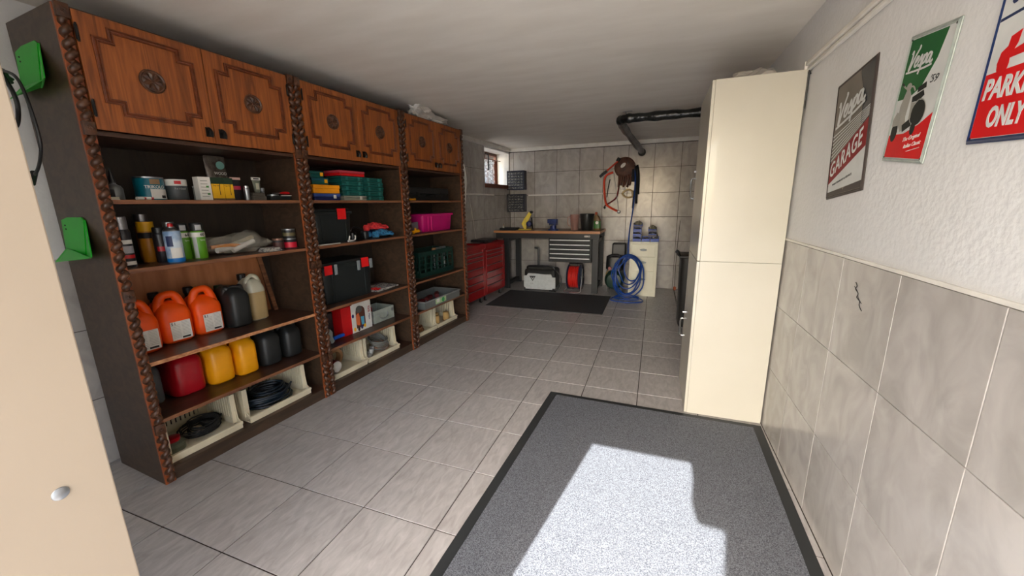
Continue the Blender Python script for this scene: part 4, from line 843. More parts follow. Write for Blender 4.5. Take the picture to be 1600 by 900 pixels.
o = thing('bucket', 'black bucket standing on the workbench', 'bucket', (-1.03, 6.30, BZt)); obj('pail', MB().lathe([(.08, .003), (.085, 0), (.088, .004), (.112, .25), (.116, .252), (.116, .262), (.108, .262), (.084, .008)], 32), plain('black_bucket', (34, 36, 36), .35), o, True); obj('bail', MB().tube([(-.114, 0, .25), (-.10, .07, .215), (0, .118, .20), (.10, .07, .215), (.114, 0, .25)], .003, 6, 4), STEEL, o, True)
o = thing('oil_bottle', 'green motor oil bottle with an orange-brown top beside the bucket', 'bottle', (-.87, 6.33, BZt)); OG = plain('oil_green', (52, 112, 44), .4)
obj('body', MB().loft([(0, 0, 0, .05, .035), (.008, 0, 0, .055, .04), (.17, 0, 0, .055, .04), (.22, -.01, 0, .035, .03), (.245, -.02, 0, .02, .02)], 24, 3.4), plain('olive_brown', (120, 92, 56), .4), o, True); obj('paper_label', MB().loft([(.03, 0, 0, .0557, .0407), (.15, 0, 0, .0557, .0407)], 24, 3.4), OG, o, True); obj('white_mark', MB().lathe([(.0001, -.044), (.024, -.044), (.024, -.041)], 16, 0, 0, .12, 'y'), WHITE, o); obj('cap', MB().lathe([(.02, .245), (.02, .28), (.017, .284)], 14, -.02, 0), plain('rust_cap', (176, 72, 40), .4), o, True)
o = thing('tool_tray', 'low dark tray at the left end of the workbench', 'tray', (-2.50, 6.18, BZt), 0); obj('tray', MB().box(0, .30, 0, .18, 0, .005).box(0, .30, 0, .006, .005, .035).box(0, .3, .174, .18, .005, .035).box(0, .006, .006, .174, .005, .035).box(.294, .3, .006, .174, .005, .035), BLK, o)
o = thing('glue_bottle', 'small white glue bottle standing in the dark tray', 'bottle', (-2.45, 6.24, BZt+.0055)); obj('body', MB().lathe([(.014, 0), (.015, .05), (.006, .065)], 12), WHITE, o, True); obj('tip', MB().lathe([(.006, .065), (.002, .09)], 10), plain('orange_tip', (220, 150, 90), .5), o, True)
# under the bench
o = thing('power_station', 'white and black generator-like machine with a triangular mark, under the bench', 'machine', (-2.02, 5.995, 0))
wS = mat('pale_grey_shell', (206, 210, 210), .45, col2=(194, 198, 198), scale=(20, 20, 20))
obj('core', MB().box(.01, .54, .02, .38, .03, .36, .04), BLK, o); obj('front_panel', MB().prism([(.04, .03), (.50, .03), (.50, .055), (.55, .055), (.55, .235), (.50, .235), (.475, .285), (.36, .280), (.22, .292), (.09, .292), (.06, .25), (.015, .25), (.015, .055), (.04, .055)], -.004, .024), wS, o)
obj('top_handle', MB().tube([(.05, .1, .33), (.05, .1, .385), (.12, .1, .40), (.42, .1, .40), (.50, .1, .385), (.50, .1, .33)], .016, 10, 4), BLK, o, True)
for x in (.06, .49): obj('foot', MB().box(x-.045, x+.045, .0, .05, 0, .03, .006).box(x-.045, x+.045, .33, .38, 0, .03, .006), BLK, o)
obj('emblem', MB().prism([(.11, .25), (.22, .25), (.168, .165)], -.0055, -.004), INK, o); obj('emblem_inner', MB().prism([(.14, .232), (.196, .232), (.168, .185)], -.0065, -.0055), wS, o); obj('emblem_bar', MB().prism([(.152, .232), (.184, .232), (.168, .205)], -.0072, -.0065), INK, o); flat_text('lettering', 'W-70', .022, plain('grey_letters', (90, 90, 90), .5), o, .15, -.0045, .125)
o = thing('pump_handle', 'black upright handle rising behind the white machine', 'handle', (-1.90, 6.50, 0)); obj('shaft', MB().tube([(0, 0, 0), (0, 0, .62), (-.01, 0, .655), (-.07, 0, .66)], .018, 10), BLK, o, True); obj('foot', MB().box(-.06, .06, -.05, .05, 0, .02, .004), BLK, o)
o = obj('hose', MB().tube([(-1.475, 6.10, .33), (-1.44, 6.09, .30), (-1.39, 6.08, .2), (-1.40, 6.07, .08), (-1.45, 6.05, .02), (-1.50, 6.0, .014), (-1.45, 5.95, .014)], .009, 8, 5), BLK, None, True); tag(o, 'thin black hose arching from the white machine to the floor', 'hose')
o = thing('cable_reel', 'red cable reel on a steel tube stand under the bench', 'cable reel', (-1.19, 6.18, 0)); REEL = plain('reel_red', (196, 28, 22), .4)
m = MB(); pr = [(.06, -.085)]+[(.175+.006*(j % 2), -.08+.0145*j) for j in range(12)]+[(.06, .085)]; m.lathe(pr, 36, 0, 0, .235, 'x'); obj('red_cable', m, mat('red_cable', (206, 34, 26), .45), o, True)
for x in (-.10, .09): obj('flange', MB().lathe([(.04, x), (.2, x), (.205, x+.004), (.2, x+.010), (.04, x+.010)], 36, 0, 0, .235, 'x'), plain('reel_blue', (24, 50, 92), .4), o, True)
obj('stand', MB().tube([(.125, .02, .44), (.135, -.05, .35), (.13, -.15, .10), (.11, -.19, .012), (-.10, -.19, .012), (-.13, -.15, .03), (-.125, .12, .012), (.10, .14, .012), (.135, .06, .30), (.125, .02, .44)], .011, 10, 5), CHROME, o, True); obj('grip', MB().tube([(-.09, 0, .455), (.13, 0, .455)], .013, 8), BLK, o, True); obj('axle', MB().tube([(-.13, 0, .235), (.14, 0, .235)], .012, 8), STEEL, o, True)
# compressor
o = thing('compressor', 'dark green air compressor with black motor beside the bench', 'compressor', (-.56, 6.28, 0)); CG = plain('tank_green', (20, 56, 44), .35)
obj('tank', MB().lathe([(.03, -.16), (.11, -.15), (.145, -.11), (.15, -.08), (.15, .22), (.145, .25), (.11, .28), (.03, .29)], 28, 0, 0, .21, 'y'), CG, o, True)
for x in (-.10, .10): obj('foot', MB().box(x-.015, x+.015, -.05, -.02, 0, .12).box(x-.015, x+.015, .16, .19, 0, .12), BLK, o)
obj('motor', MB().loft([(.36, 0, .05, .12, .12), (.38, 0, .05, .145, .14), (.57, 0, .05, .14, .13), (.59, 0, .05, .11, .10)], 24, 4), BLK, o, True); obj('cylinder_head', MB().box(-.055, .155, -.03, .13, .59, .79, .02), BLK, o); obj('shroud', MB().tube([(-.115, -.06, .56), (-.05, -.07, .60), (.06, -.07, .60), (.10, -.06, .50)], .022, 10, 4), BLK, o, True)
obj('gauge', MB().cyl(-.07, .40, -.12, -.08, .026, seg=16, axis='y'), plain('gauge_red', (150, 50, 46), .4), o, True); obj('valve', MB().tube([(-.13, -.10, .36), (.0, -.10, .38), (.06, -.10, .37)], .008, 8), STEEL, o, True); obj('brass_tap', MB().tube([(-.13, -.11, .30), (-.09, -.11, .37)], .009, 8), plain('brass', (196, 170, 96), .3, .8), o, True)
o = thing('filing_cabinet', 'cream three-drawer filing cabinet against the back wall', 'filing cabinet', (-.335, 6.10, 0)); FC = mat('office_cream', (226, 224, 206), .4, col2=(218, 216, 196), scale=(3, 3, 3))
obj('body', MB().box(0, .40, 0, .60, 0, .832, .003), FC, o)
for a, b in ((.095, .395), (.40, .61), (.615, .80)):
    a_ = a; b_ = b
    d = obj('drawer', MB().box(.03, .36, -.016, -.0, a_, b_-.004, .003), FC, o); zc = b_-.085 if a_ > .3 else b_-.13
    obj('handle', MB().tube([(.195+.05*cos(2*pi*k/12), -.020, zc+.014*sin(2*pi*k/12)) for k in range(12)], .003, 6, 1, True).prism([(.195+.045*cos(2*pi*k/16), zc+.011*sin(2*pi*k/16)) for k in range(16)], -.0185, -.016), plain('grey_ring_pull', (120, 128, 132), .4, .4), d, True)
obj('seam', MB().box(.002, .398, -.0015, .0, .81, .814), plain('seam_shade', (150, 146, 130), .6), o)
def bin_(lab, x, y, z, w_, h_, fill=None, m_=None, top=True):
    m_ = m_ or BLUE; o = thing('parts_bin', lab, 'bin', (x, y, z), 0, 'blue parts bins on the filing cabinet'); d_ = .16
    obj('tub', MB().box(0, w_, 0, d_, 0, .004).box(0, w_, 0, .004, .004, h_*.55).box(0, w_, d_-.004, d_, .004, h_).box(0, .004, .004, d_-.004, .004, h_).box(w_-.004, w_, .004, d_-.004, .004, h_), m_, o)
    obj('front_lip', MB().box(.002, w_-.002, -.008, -.0005, h_*.40, h_*.58, .002), MATS['pale_bin_blue'], o)
    top = h_ <= .06 or 'heaped' in lab
    if fill: q = obj('small_parts', MB().blob(w_/2, .078, h_*(.85 if top else .5), w_*.40, .060, h_*(.62 if top else .32), .4, 3.5, 3, int(x*100)), fill, o, True); q['kind'] = 'stuff'
plain('pale_bin_blue', (30, 84, 204), .4)
FS = mat('small_steel_parts', (150, 152, 156), .4, .5, col2=(50, 54, 60), scale=(90, 90, 90)); FBr = mat('small_brass_parts', (140, 120, 90), .5, .3, col2=(60, 50, 44), scale=(90, 90, 90)); FCl = mat('clear_bagged_parts', (160, 156, 136), .4, col2=(110, 108, 92), scale=(50, 50, 50))
bb = .8325
bin_('blue parts bin, bottom left, with steel bits', -.305, 6.14, bb, .12, .075, FS); bin_('blue parts bin, bottom middle, with brass bits', -.175, 6.14, bb, .115, .075, FBr); bin_('blue parts bin, bottom right, heaped with steel parts', -.05, 6.14, bb, .12, .075, FS)
bin_('blue parts bin, second in the left stack', -.305, 6.15, bb+.0755, .12, .07, FBr); bin_('blue parts bin, third in the left stack', -.305, 6.15, bb+.146, .12, .07, FS); bin_('dark blue parts bin topping the left stack, heaped with bagged parts', -.305, 6.15, bb+.2165, .13, .06, FCl, NAVY)
bin_('dark blue parts bin, second in the right stack', -.085, 6.15, bb+.0755, .115, .075, FS, NAVY); bin_('dark blue parts bin topping the right stack, with clear bagged parts', -.09, 6.15, bb+.151, .12, .06, FCl, NAVY)
# blue air hose
HB_ = plain('hose_blue', (16, 66, 152), .35); m = MB()
m.tube([(-.345, 6.66, 1.93), (-.335, 6.62, 1.70), (-.335, 6.45, 1.35), (-.352, 6.10, 1.02), (-.356, 5.98, .80), (-.36, 5.92, .60), (-.50, 5.90, .45), (-.55, 5.90, .30)], .010, 8, 6)
o = obj('air_hose', m, HB_, None, True); tag(o, 'blue air hose hanging from the wall hook and coiled beside the filing cabinet', 'hose')
m = MB()
for k, (cx, cz, rx, rz_, yy) in enumerate(((-.33, .34, .22, .32, 5.90), (-.34, .40, .17, .24, 5.93), (-.32, .42, .14, .20, 5.955), (-.36, .36, .20, .27, 5.875), (-.28, .44, .12, .17, 5.98), (-.33, .38, .19, .29, 5.85))):
    m.tube([(cx+rx*cos(2*pi*j/12)*(1+.08*sin(3*j+k)), yy+.02*sin(2*pi*j/12+k)-.10*max(0, -sin(2*pi*j/12))**2, max(.012, cz+rz_*sin(2*pi*j/12))) for j in range(12)], .0095, 8, 4, True)
for k in range(2): m.tube([(-.33+(.23-.05*k)*cos(2*pi*j/12), 5.72+.05*k+(.14-.03*k)*sin(2*pi*j/12), .012+.02*k+.02*max(0, sin(2*pi*j/12))) for j in range(12)], .0095, 8, 3, True)
obj('coil', m, HB_, o, True)
# ------------------------------------------------------------------ back wall hangings
FR = plain('saw_orange', (222, 66, 30), .4); ty = 6.70
def P_(u, v, y=ty):   # crop pixel -> point on the wall plane
    x_, y_ = 930+u/8.19, 235+v/8.18; d = _f+(x_-800)/600.11*_r-(y_-450)/600.11*_u; k = y/d.y; return (d.x*k, y, 1.42+d.z*k)
o = obj('wall_hook', MB().tube([P_(420, 160, 6.76), P_(420, 165, 6.62), P_(420, 150, 6.60)], .006, 8).tube([P_(510, 175, 6.76), P_(510, 180, 6.62), P_(512, 165, 6.60)], .006, 8), STEEL, None, True); tag(o, 'steel hooks carrying the belts and hoses on the back wall', 'hook')
o = obj('bow_saw', MB().tube([P_(230, 280), P_(150, 315), P_(120, 370), P_(115, 450), P_(122, 580), P_(140, 680), P_(190, 730), P_(290, 780)], .017, 10, 4), FR, None, True); tag(o, 'orange-red bow saw frame hanging on the back wall', 'saw')
obj('blade', MB().tube([P_(235, 285), P_(265, 500), P_(298, 770)], .004, 6), STEEL, o); obj('clamp_end', MB().blob(*P_(300, 785, 6.69), .03, .012, .03, .2, 2, 2, 1, False), STEEL, o, True)
o = obj('loppers', MB().tube([P_(120, 710, 6.72), P_(200, 660, 6.72), P_(270, 600, 6.72), P_(300, 480, 6.72), P_(330, 300, 6.72)], .012, 8, 4), plain('dark_red_handle', (120, 24, 28), .45), None, True); tag(o, 'dark red long-handled loppers hanging behind the bow saw', 'loppers')
obj('foot', MB().blob(*P_(120, 730, 6.71), .018, .015, .025, .2, 2, 2, 1, False), BLKM, o, True); obj('second_handle', MB().tube([P_(190, 370, 6.735), P_(165, 480, 6.735), P_(150, 600, 6.735)], .007, 8, 3), BLK, o, True)
o = obj('hacksaw', MB().tube([P_(80, 325, 6.66), P_(180, 235, 6.66), P_(290, 140, 6.66)], .013, 8), FR, None, True); tag(o, 'red hacksaw with black grips slung above the bow saw', 'saw')
obj('grip', MB().tube([P_(60, 340, 6.66), P_(100, 300, 6.66), P_(150, 262, 6.66)], .022, 10), BLK, o, True); obj('grip', MB().tube([P_(285, 140, 6.66), P_(310, 95, 6.66)], .028, 10), BLK, o, True)
LEA = mat('brown_leather', (96, 58, 42), .6, col2=(70, 40, 28), scale=(14, 14, 14))
o = thing('leather_apron', 'round brown leather tool pouch with a white oval badge on the back wall', 'pouch', (0, 0, 0))
c0 = P_(380, 220, 6.69); obj('pouch', MB().lathe([(.0001, -.03), (.12, -.026), (.165, -.008), (.165, .008), (.02, .02)], 28, c0[0], c0[1], c0[2], 'y'), LEA, o, True)
m = MB()
for k in range(6):
    u = 310+26*k; m.tube([P_(u, 280, 6.685), P_(u-6+4*k, 380, 6.68), P_(u-14+6*(k % 3), 470-22*(k % 2), 6.685)], lambda q: .020-.006*q, 8, 3)
obj('strap', m, LEA, o, True)
c1 = P_(358, 190, 6.655); obj('badge', MB().loft([(-.002, 0, 0, .048, .026), (.002, 0, 0, .048, .026)], 20, 2), WHITE, o, False, c1, (pi/2, -.75, 0))
o = obj('rope_loop', MB().tube([P_(350, 560, 6.68), P_(370, 525, 6.68), P_(430, 500, 6.68), P_(475, 530, 6.68), P_(470, 590, 6.68), P_(400, 600, 6.68)], .014, 8, 4, True), plain('beige_webbing', (190, 168, 124), .7), None, True); tag(o, 'beige webbing loop hanging below the leather pouch', 'strap'); obj('buckle', MB().box(-.03, .03, -.01, .01, -.015, .015, .003), WHITE, o, loc=P_(355, 485, 6.67))
o = obj('black_hose', MB().tube([P_(540, 185), P_(553, 260), P_(556, 380), P_(548, 560)], .016, 8, 4).tube([P_(515, 200, 6.66), P_(530, 400, 6.66), P_(525, 680, 6.66)], .017, 8, 4).tube([P_(490, 240, 6.68), P_(485, 400, 6.68)], .026, 8, 3), BLK, None, True); tag(o, 'black rubber hoses hanging in a bunch on the back wall', 'hose')
o = thing('air_gun', 'black air gun on the upper end of the blue hose', 'air gun', P_(490, 740, 6.62)); obj('grip', MB().tube([(-.01, 0, 0), (-.005, 0, .12), (0, 0, .28)], .017, 10, 3), BLK, o, True); obj('nozzle', MB().tube([(0, 0, .28), (.0, 0, .36)], .007, 8), STEEL, o, True)
# wrapped pipe under the ceiling
WRAP = mat('black_wrap', (26, 29, 29), .22, bump=.7, bscale=26); m = MB()
def wob(q, f=40): return .045+.004*sin(q*f)+.003*sin(q*f*2.3)
m.tube([(.70, 4.49, 2.285), (.3, 4.52, 2.285), (0, 4.55, 2.292), (-.25, 4.58, 2.298), (-.37, 4.60, 2.300), (-.42, 4.65, 2.298), (-.425, 4.76, 2.292), (-.40, 5.2, 2.275), (-.34, 5.9, 2.24), (-.27, 6.60, 2.20), (-.262, 6.757, 2.19)], wob, 14, 8)
o = obj('wrapped_pipe', m, WRAP, None, True); tag(o, 'black tape-wrapped pipe under the ceiling, turning to the back wall', 'pipe')
obj('wall_collar', MB().cyl(-.262, 2.19, 6.735, 6.758, .06, seg=18, axis='y'), BLKM, o, True); obj('ceiling_bracket', MB().tube([(-.36, 4.62, 2.34), (-.37, 4.64, 2.3795)], .005, 6).tube([(-.40, 4.64, 2.378), (-.30, 4.62, 2.378)], .004, 6), STEEL, o, True)
# ------------------------------------------------------------------ right hand side: cream cupboards
def cupboard(z0, lab, y0):
    o = thing('cupboard', lab, 'cupboard', (.262, y0, z0), 0, 'cream cupboards on the right'); W_, D_, H_ = .456, .600, 1.046
    T = .016
    obj('side_panel', MB().box(.018, W_, 0, T, 0, H_, .001), CREAM, o); obj('side_panel', MB().box(.018, W_, D_-T, D_, 0, H_, .001), CREAM, o)
    obj('bottom_panel', MB().box(.018, W_, T, D_-T, 0, T), CREAM, o); obj('top_panel', MB().box(.018, W_, T, D_-T, H_-T, H_), CREAM, o); obj('back_panel', MB().box(W_-.006, W_, T, D_-T, T, H_-T), CREAM, o)
    d = obj('door', MB().box(0, .0172, .0, D_-.002, .002, H_-.002, .0015), CREAM, o)
    zh = .39 if z0 > .5 else .37
    obj('handle', MB().tube([(-.0, .555, zh+.14), (-.024, .555, zh+.135), (-.027, .555, zh+.07), (-.024, .555, zh+.005), (-.0, .555, zh)], .0065, 8, 3), CHROME, d, True); obj('lock', MB().cyl(.565, zh+.19, -.014, .0, .008, seg=10, axis='x'), CHROME, d, True)
cupboard(.003, 'tall cream cupboard standing on the floor beside the carpet mat', 2.655)
cupboard(1.0505, 'tall cream cupboard stacked on top of the other one, below the pipe', 2.655)
o = thing('plastic_wrap', 'crumpled clear plastic lying on top of the nearest cream cupboard', 'plastic sheet', (.50, 2.88, 2.098)); obj('sheet', MB().blob(0, 0, .035, .12, .14, .045, .4, 2.6, 3, 2), mat('milky_film', (206, 200, 192), .3, alpha=.6), o, True)
o = obj('dark_cable', MB().tube([(.715, 2.60, 2.06), (.718, 2.645, 2.085), (.721, 2.652, 2.04), (.7215, 2.653, 1.9)], .004, 6, 4), BLK, None, True); tag(o, 'thin black cable dropping between the cupboard and the white wall', 'cable')
# black waste bin, wire and plug
o = thing('waste_bin', 'tall black bin with an open lid flap beyond the cream cupboards', 'bin', (.295, 4.60, 0)); BB = plain('bin_black', (34, 34, 34), .5)
obj('body', MB().loft([(.004, .17, .20, .145, .17), (.03, .17, .20, .155, .18), (.76, .17, .20, .17, .2), (.80, .17, .20, .175, .205)], 32, 7), BB, o, True); obj('lid', MB().box(-.02, .345, -.01, .41, .802, .83, .01).tube([(-.02, .10, .83), (-.03, .16, .86), (-.035, .26, .845)], .018, 8, 3), BB, o, True)
obj('lid_handle', MB().tube([(-.012, .02, .83), (-.03, -.02, .865), (-.05, -.09, .90)], .010, 8, 3), BB, o, True)
for y in (.06, .34): obj('wheel', MB().cyl(y, .045, .30, .33, .045, seg=16, axis='x'), BLK, o, True)
o = obj('hanging_cord', MB().tube([(.375, 6.74, 1.12), (.36, 6.72, .75), (.35, 6.60, .30), (.345, 6.35, .09), (.36, 5.9, .008), (.40, 5.4, .006)], .004, 6, 5), plain('dark_cord', (60, 50, 46), .6), None, True); tag(o, 'thin dark cord hanging down the back wall tiles to the floor', 'cord')
obj('plug', MB().blob(.345, 6.33, .10, .024, .024, .035, .2, 2, 2, 3, False), plain('orange_brown_plug', (176, 92, 56), .5), o, True)
# ------------------------------------------------------------------ carpet mat
def quad_mat(o, pts, z0, z1, m_, name): return obj(name, MB().prism(pts, z0, z1, 'z'), m_, o)
o = thing('carpet_mat', 'large speckled grey carpet mat with a black rubber edge in the foreground', 'mat', (0, 0, 0))
q = [(-.677, 2.652), (.712, 2.625), (.668, .05), (-.692, .05), (-.692, .30), (-.778, .30)]
q = [(-.677, 2.652), (.714, 2.625), (.668, .30), (-.778, .30)]
quad_mat(o, q, 0, .004, plain('black_rubber', (40, 43, 44), .55), 'rubber_edge')
PILE = mat('speckled_pile', (118, 121, 127), .95, col2=(64, 67, 73), scale=(260, 260, 260), detail=2, bump=.5, bscale=420, lo=.35, hi=.65)
quad_mat(o, [(-.622, 2.605), (.662, 2.58), (.612, .34), (-.728, .34)], .0041, .010, PILE, 'carpet_pile')
# ------------------------------------------------------------------ cable duct on the right wall
o = thing('cable_duct', 'white double plastic duct running along the top of the right wall', 'duct', (0, 0, 0))
obj('duct', MB().box(.703, .7305, -.5, 2.66, 2.112, 2.134, .005), TRIMW, o); obj('duct', MB().box(.712, .7305, -.5, 2.66, 2.088, 2.109, .005), TRIMW, o); obj('end_cap', MB().box(.700, .7305, 2.66, 2.664, 2.086, 2.136, .001), TRIMW, o)
o = obj('wall_mark', MB().tube([(XR-.0015, 1.775, 1.112), (XR-.0015, 1.762, 1.10), (XR-.0015, 1.77, 1.088), (XR-.0015, 1.745, 1.075), (XR-.0015, 1.75, 1.06), (XR-.0015, 1.725, 1.05), (XR-.0015, 1.722, 1.035), (XR-.0015, 1.70, 1.02)], .0014, 6, 4).tube([(XR-.0015, 1.78, 1.095), (XR-.0015, 1.75, 1.08), (XR-.0015, 1.74, 1.062), (XR-.0015, 1.71, 1.045)], .001, 6, 4), INK, None, True)
tag(o, 'small black squiggly mark on a grey tile of the right wall', 'mark')
# ------------------------------------------------------------------ tin signs on the right wall
def sign(lab, cy, cz, w_, h_, rot, rim, face, group='tin signs on the right wall'):
    th_ = radians(rot); o = bpy.data.objects.new('tin_sign', None); C.objects.link(o); tag(o, lab, 'sign', group)
    base = Matrix(((0, 0, -1, XR+.0055), (-1, 0, 0, cy), (0, 1, 0, cz), (0, 0, 0, 1))) @ Matrix.Rotation(th_, 4, 'Z'); o.matrix_world = base
    obj('plate', MB().box(-w_/2, w_/2, -h_/2, h_/2, .0005, .005, .002), rim, o)
    m = MB(); e = .012; a, b = w_/2, h_/2
    v = [(-a, -b, .003), (a, -b, .003), (a, b, .003), (-a, b, .003), (-a+e*.6, -b+e*.6, .0085), (a-e*.6, -b+e*.6, .0085), (a-e*.6, b-e*.6, .0085), (-a+e*.6, b-e*.6, .0085), (-a+e, -b+e, .006), (a-e, -b+e, .006), (a-e, b-e, .006), (-a+e, b-e, .006)]
    f = [(i, (i+1) % 4, 4+(i+1) % 4, 4+i) for i in range(4)]+[(4+i, 4+(i+1) % 4, 8+(i+1) % 4, 8+i) for i in range(4)]
    obj('rim', m.add(v, f), rim, o); obj('face', MB().box(-a+e, a-e, -b+e, b-e, .005, .0062), face, o)
    for x in (-a+.013, a-.013):
        for y in (-b+.013, b-.013): obj('nail', MB().lathe([(.0035, .0060), (.003, .0072), (.0001, .0076)], 8, x, y), BLKM, o)
    return o
def flat(o, name, poly, k, m_): return obj(name, MB().prism(poly, .0062+.0003*k-.0003, .0062+.0003*k, 'z'), m_, o)
def stroke(o, strokes, wd, k, m_, name='lettering', sx=1, sy=1, ox=0, oy=0, shear=0):
    m = MB(); z = .0062+.0003*k
    for si, st in enumerate(strokes):
        P = [Vector((x, y, 0)) for x, y in st]; Q = []
        for i in range(len(P)-1):
            a, b, c, d = P[max(i-1, 0)], P[i], P[i+1], P[min(i+2, len(P)-1)]
            for j in range(5): t = j/5; Q.append(.5*((2*b)+(c-a)*t+(2*a-5*b+4*c-d)*t*t+(3*b-a-3*c+d)*t**3))
        Q.append(P[-1]); Q = [Vector((ox+q.x*sx+q.y*sy*shear, oy+q.y*sy, 0)) for q in Q]; v = []
        for i, q_ in enumerate(Q):
            d = (Q[min(i+1, len(Q)-1)]-Q[max(i-1, 0)]); d = d.normalized() if d.length else Vector((1, 0, 0)); n_ = Vector((-d.y, d.x, 0))*wd/2*(.75+.4*abs(d.y))
            zz_ = z+.00025*si+.000012*i; v += [(q_.x+n_.x, q_.y+n_.y, zz_), (q_.x-n_.x, q_.y-n_.y, zz_)]
        m.add(v, [(2*i, 2*i+1, 2*i+3, 2*i+2) for i in range(len(Q)-1)])
    return obj(name, m, m_, o)
# script word: V e s p a with an underline swash, unit box 1 x .45
SCRIPT = [[(.02, .42), (.05, .50), (.08, .30), (.06, .05), (.09, .02), (.20, .35), (.30, .56), (.26, .60)],
          [(.24, .16), (.33, .22), (.36, .30), (.31, .32), (.27, .22), (.28, .10), (.34, .07), (.40, .14)],
          [(.40, .14), (.48, .33), (.49, .26), (.53, .14), (.49, .06), (.43, .09)],
          [(.53, .14), (.60, .32), (.56, .0), (.54, -.16)], [(.59, .24), (.66, .33), (.71, .26), (.68, .13), (.60, .09)],
          [(.88, .30), (.80, .33), (.75, .22), (.77, .10), (.84, .12), (.89, .32), (.89, .12), (.95, .08), (1.0, .14)],
          [(.0, -.06), (.3, -.055), (.7, -.03), (1.02, .02)]]
SILV = mat('mirror_silver', (160, 158, 152), .18, .75); RIMS = mat('weathered_silver', (160, 168, 162), .45, .2, col2=(140, 150, 144), scale=(30, 30, 30))
SIGNR = plain('sign_red', (206, 20, 24), .4, coat=.1); SIGND = plain('sign_dark_red', (128, 16, 22), .45); SIGNG = plain('sign_green', (30, 92, 46), .4, coat=.1); SIGNW = plain('sign_white', (206, 208, 206), .4); SIGNB = plain('sign_navy', (28, 44, 82), .3, coat=.4)
s1 = sign('silver tin sign reading GARAGE, nearest the cream cupboards', 2.045, 1.677, .325, .490, 6, plain('dark_bronze_rim', (74, 66, 64), .35, .3), mat('grey_sign_face', (128, 120, 110), .4, .1, col2=(104, 98, 90), scale=(3, 3, 3)))
flat(s1, 'white_field', [(-.15, -.216), (.15, -.204), (.15, -.06), (-.15, -.16)], 1, SIGNW); 
flat(s1, 'dark_corner', [(.045, .232), (.15, .232), (.15, .0), (.085, .02), (.09, .12), (.06, .19)], 1, plain('sign_black', (34, 36, 44), .25, coat=.4))
flat(s1, 'bronze_foot', [(-.15, -.232), (.15, -.232), (.15, -.205), (.01, -.212), (.0, -.222), (-.01, -.214), (-.15, -.216)], 2, MATS['dark_bronze_rim'])
flat(s1, 'red_band', [(-.15, -.180), (.15, -.078), (.15, .026), (-.15, -.090)], 2, SIGND)
for k in range(7): flat(s1, 'speed_line', [(-.15, -.080+.017*k), (.15, .034+.006*k), (.15, .036+.006*k), (-.15, -.075+.017*k)], 2, SIGNW)
tm = text_mesh('GARAGE', .092, SIGNW, bold=.0012, width=.262, spacing=1.12)
for v in tm.vertices: v.co.y = v.co.y*(1+.35*v.co.x)+v.co.x*.35
obj('lettering', tm, None, s1, loc=(-.012, -.082, .0072))
stroke(s1, [[(x, y+.16*x) for x, y in st] for st in SCRIPT], .013, 4, SIGNW, sx=.235, sy=.175, ox=-.132, oy=.066, shear=.12)
flat_t = text_mesh('MAINTENANCE & SERVICE', .012, INK, width=.17)
for v in flat_t.vertices: v.co.y += v.co.x*.12
obj('lettering', flat_t, None, s1, loc=(-.02, -.178, .0070))
s2 = sign('tin sign with green, white and red fields and a silver scooter', 1.615, 1.716, .232, .372, -7.5, RIMS, SIGNW)
flat(s2, 'green_field', [(-.103, .172), (.075, .172), (.055, .10), (.01, .03), (-.04, .005), (-.103, .0)], 1, SIGNG)
flat(s2, 'red_field', [(-.103, -.173), (.103, -.173), (.103, -.045), (.05, -.075), (-.02, -.10), (-.103, -.105)], 1, SIGNR)
stroke(s2, SCRIPT, .0075, 2, SIGNW, sx=.125, sy=.105, ox=-.09, oy=.085, shear=.15)
obj('lettering', text_mesh("'59", .030, INK, shear=.4, width=.036), None, s2, loc=(.068, .045, .0068))
for k, tx in enumerate(('The Original', 'Italian Classic')):
    tm = text_mesh(tx, .017, SIGNW, shear=.4, width=.085)
    for v in tm.vertices: v.co.y += v.co.x*.18
    obj('lettering', tm, None, s2, loc=(.03+.012*k, -.112-.02*k, .0068))
stroke(s2, [[(.02, -.153), (.085, -.14)]], .0022, 2, SIGNW, 'underline')
SC_ = mat('scooter_silver', (170, 168, 160), .25, .4); SB = plain('scooter_black', (34, 36, 34), .3)
flat(s2, 'front_shield', [(-.062, .025), (-.045, .03), (-.03, .01), (-.034, -.05), (-.02, -.085), (-.045, -.095), (-.07, -.07), (-.078, -.02)], 2, SC_)
flat(s2, 'front_wheel', [(-.078+.018*cos(2*pi*j/14), -.095+.030*sin(2*pi*j/14)) for j in range(14)], 3, SB)
flat(s2, 'front_fender', [(-.10, -.06), (-.085, -.035), (-.062, -.04), (-.058, -.075), (-.095, -.078)], 4, SC_)
flat(s2, 'headlamp', [(-.052+.014*cos(2*pi*j/12), .036+.012*sin(2*pi*j/12)) for j in range(12)], 4, SC_)
stroke(s2, [[(-.088, .045), (-.06, .032), (-.03, .036), (-.012, .022)]], .006, 4, SC_, 'handlebar'); stroke(s2, [[(-.095, .05), (-.08, .042)]], .007, 5, SB, 'handle_grip')
flat(s2, 'seat', [(-.02, .005), (.03, .02), (.04, .006), (.02, -.008), (-.018, -.01)], 3, SB); flat(s2, 'seat', [(.0, .03), (.035, .042), (.04, .026), (.0, .015)], 3, SB)
flat(s2, 'side_cowl', [(.03+.034*cos(2*pi*j/18), -.042+.036*sin(2*pi*j/18)) for j in range(18)], 4, SB); stroke(s2, [[(.03+.036*cos(a), -.042+.038*sin(a)) for a in [pi*j/8 for j in range(-2, 11)]]], .003, 5, SC_, 'cowl_trim')
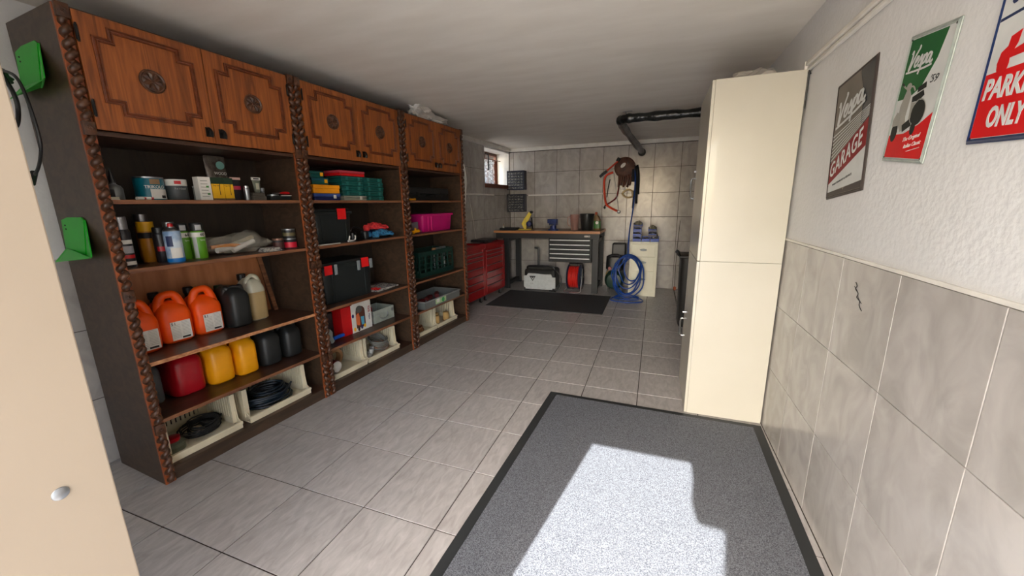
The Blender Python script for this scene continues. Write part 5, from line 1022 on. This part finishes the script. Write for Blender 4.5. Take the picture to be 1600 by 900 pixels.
flat(s2, 'floor_board', [(-.04, -.075), (.0, -.055), (.01, -.078), (-.03, -.096)], 4, SB); flat(s2, 'body_panel', [(-.02, -.01), (.0, -.012), (.005, -.06), (-.012, -.06)], 3, SC_)
flat(s2, 'rear_wheel', [(.022+.013*cos(2*pi*j/14), -.085+.02*sin(2*pi*j/14)) for j in range(14)], 3, SB)
s3 = sign('large navy-edged tin sign reading PARKING ONLY, cut by the photo edge', 1.214, 1.745, .270, .41, -3.5, SIGNB, SIGNW); K3 = .78
def k3(P): return [(x*K3, -.042+(y+.042)*.80) for x, y in P]
flat(s3, 'red_field', [(-.122, -.192), (.122, -.192), (.122, -.040), (-.122, -.050)], 1, SIGNR)
for tx, y, wd in (('PARKING', -.087, .188), ('ONLY', -.150, .108)):
    obj('lettering', text_mesh(tx, .062, SIGNW, bold=.0022, shear=.12, width=wd), None, s3, loc=(-.020 if tx == 'PARKING' else -.028, y, .0068))
flat(s3, 'scooter_outline', k3([(-.125, -.032), (-.118, .0), (-.098, .012), (-.095, .035), (-.06, .045), (-.064, .012), (-.072, -.002), (-.03, .008), (.0, .01), (.03, .05), (.11, .04), (.12, .0), (.10, -.012), (.03, -.012), (-.02, -.018), (-.08, -.022), (-.088, -.042), (-.105, -.045), (-.112, -.03)]), 2, SIGNR)
for x in (-.078, .066): flat(s3, 'wheel', [(x+.017*cos(2*pi*j/16), -.036+.022*sin(2*pi*j/16)) for j in range(16)], 3, SIGNR)
flat(s3, 'navy_line', [(-.122, .060), (.122, .085), (.122, .091), (-.122, .067)], 1, SIGNB)
stroke(s3, SCRIPT[:-1], .013, 3, SIGNB, sx=.205, sy=.19, ox=-.105, oy=.095, shear=.1)
for mm in bpy.data.materials:
    if mm.name.startswith(('sign_', 'scooter_', 'dark_bronze', 'grey_sign')) and 'Principled BSDF' in mm.node_tree.nodes:
        b = mm.node_tree.nodes['Principled BSDF']; b.inputs['Specular IOR Level'].default_value = .12; b.inputs['Roughness'].default_value = .5
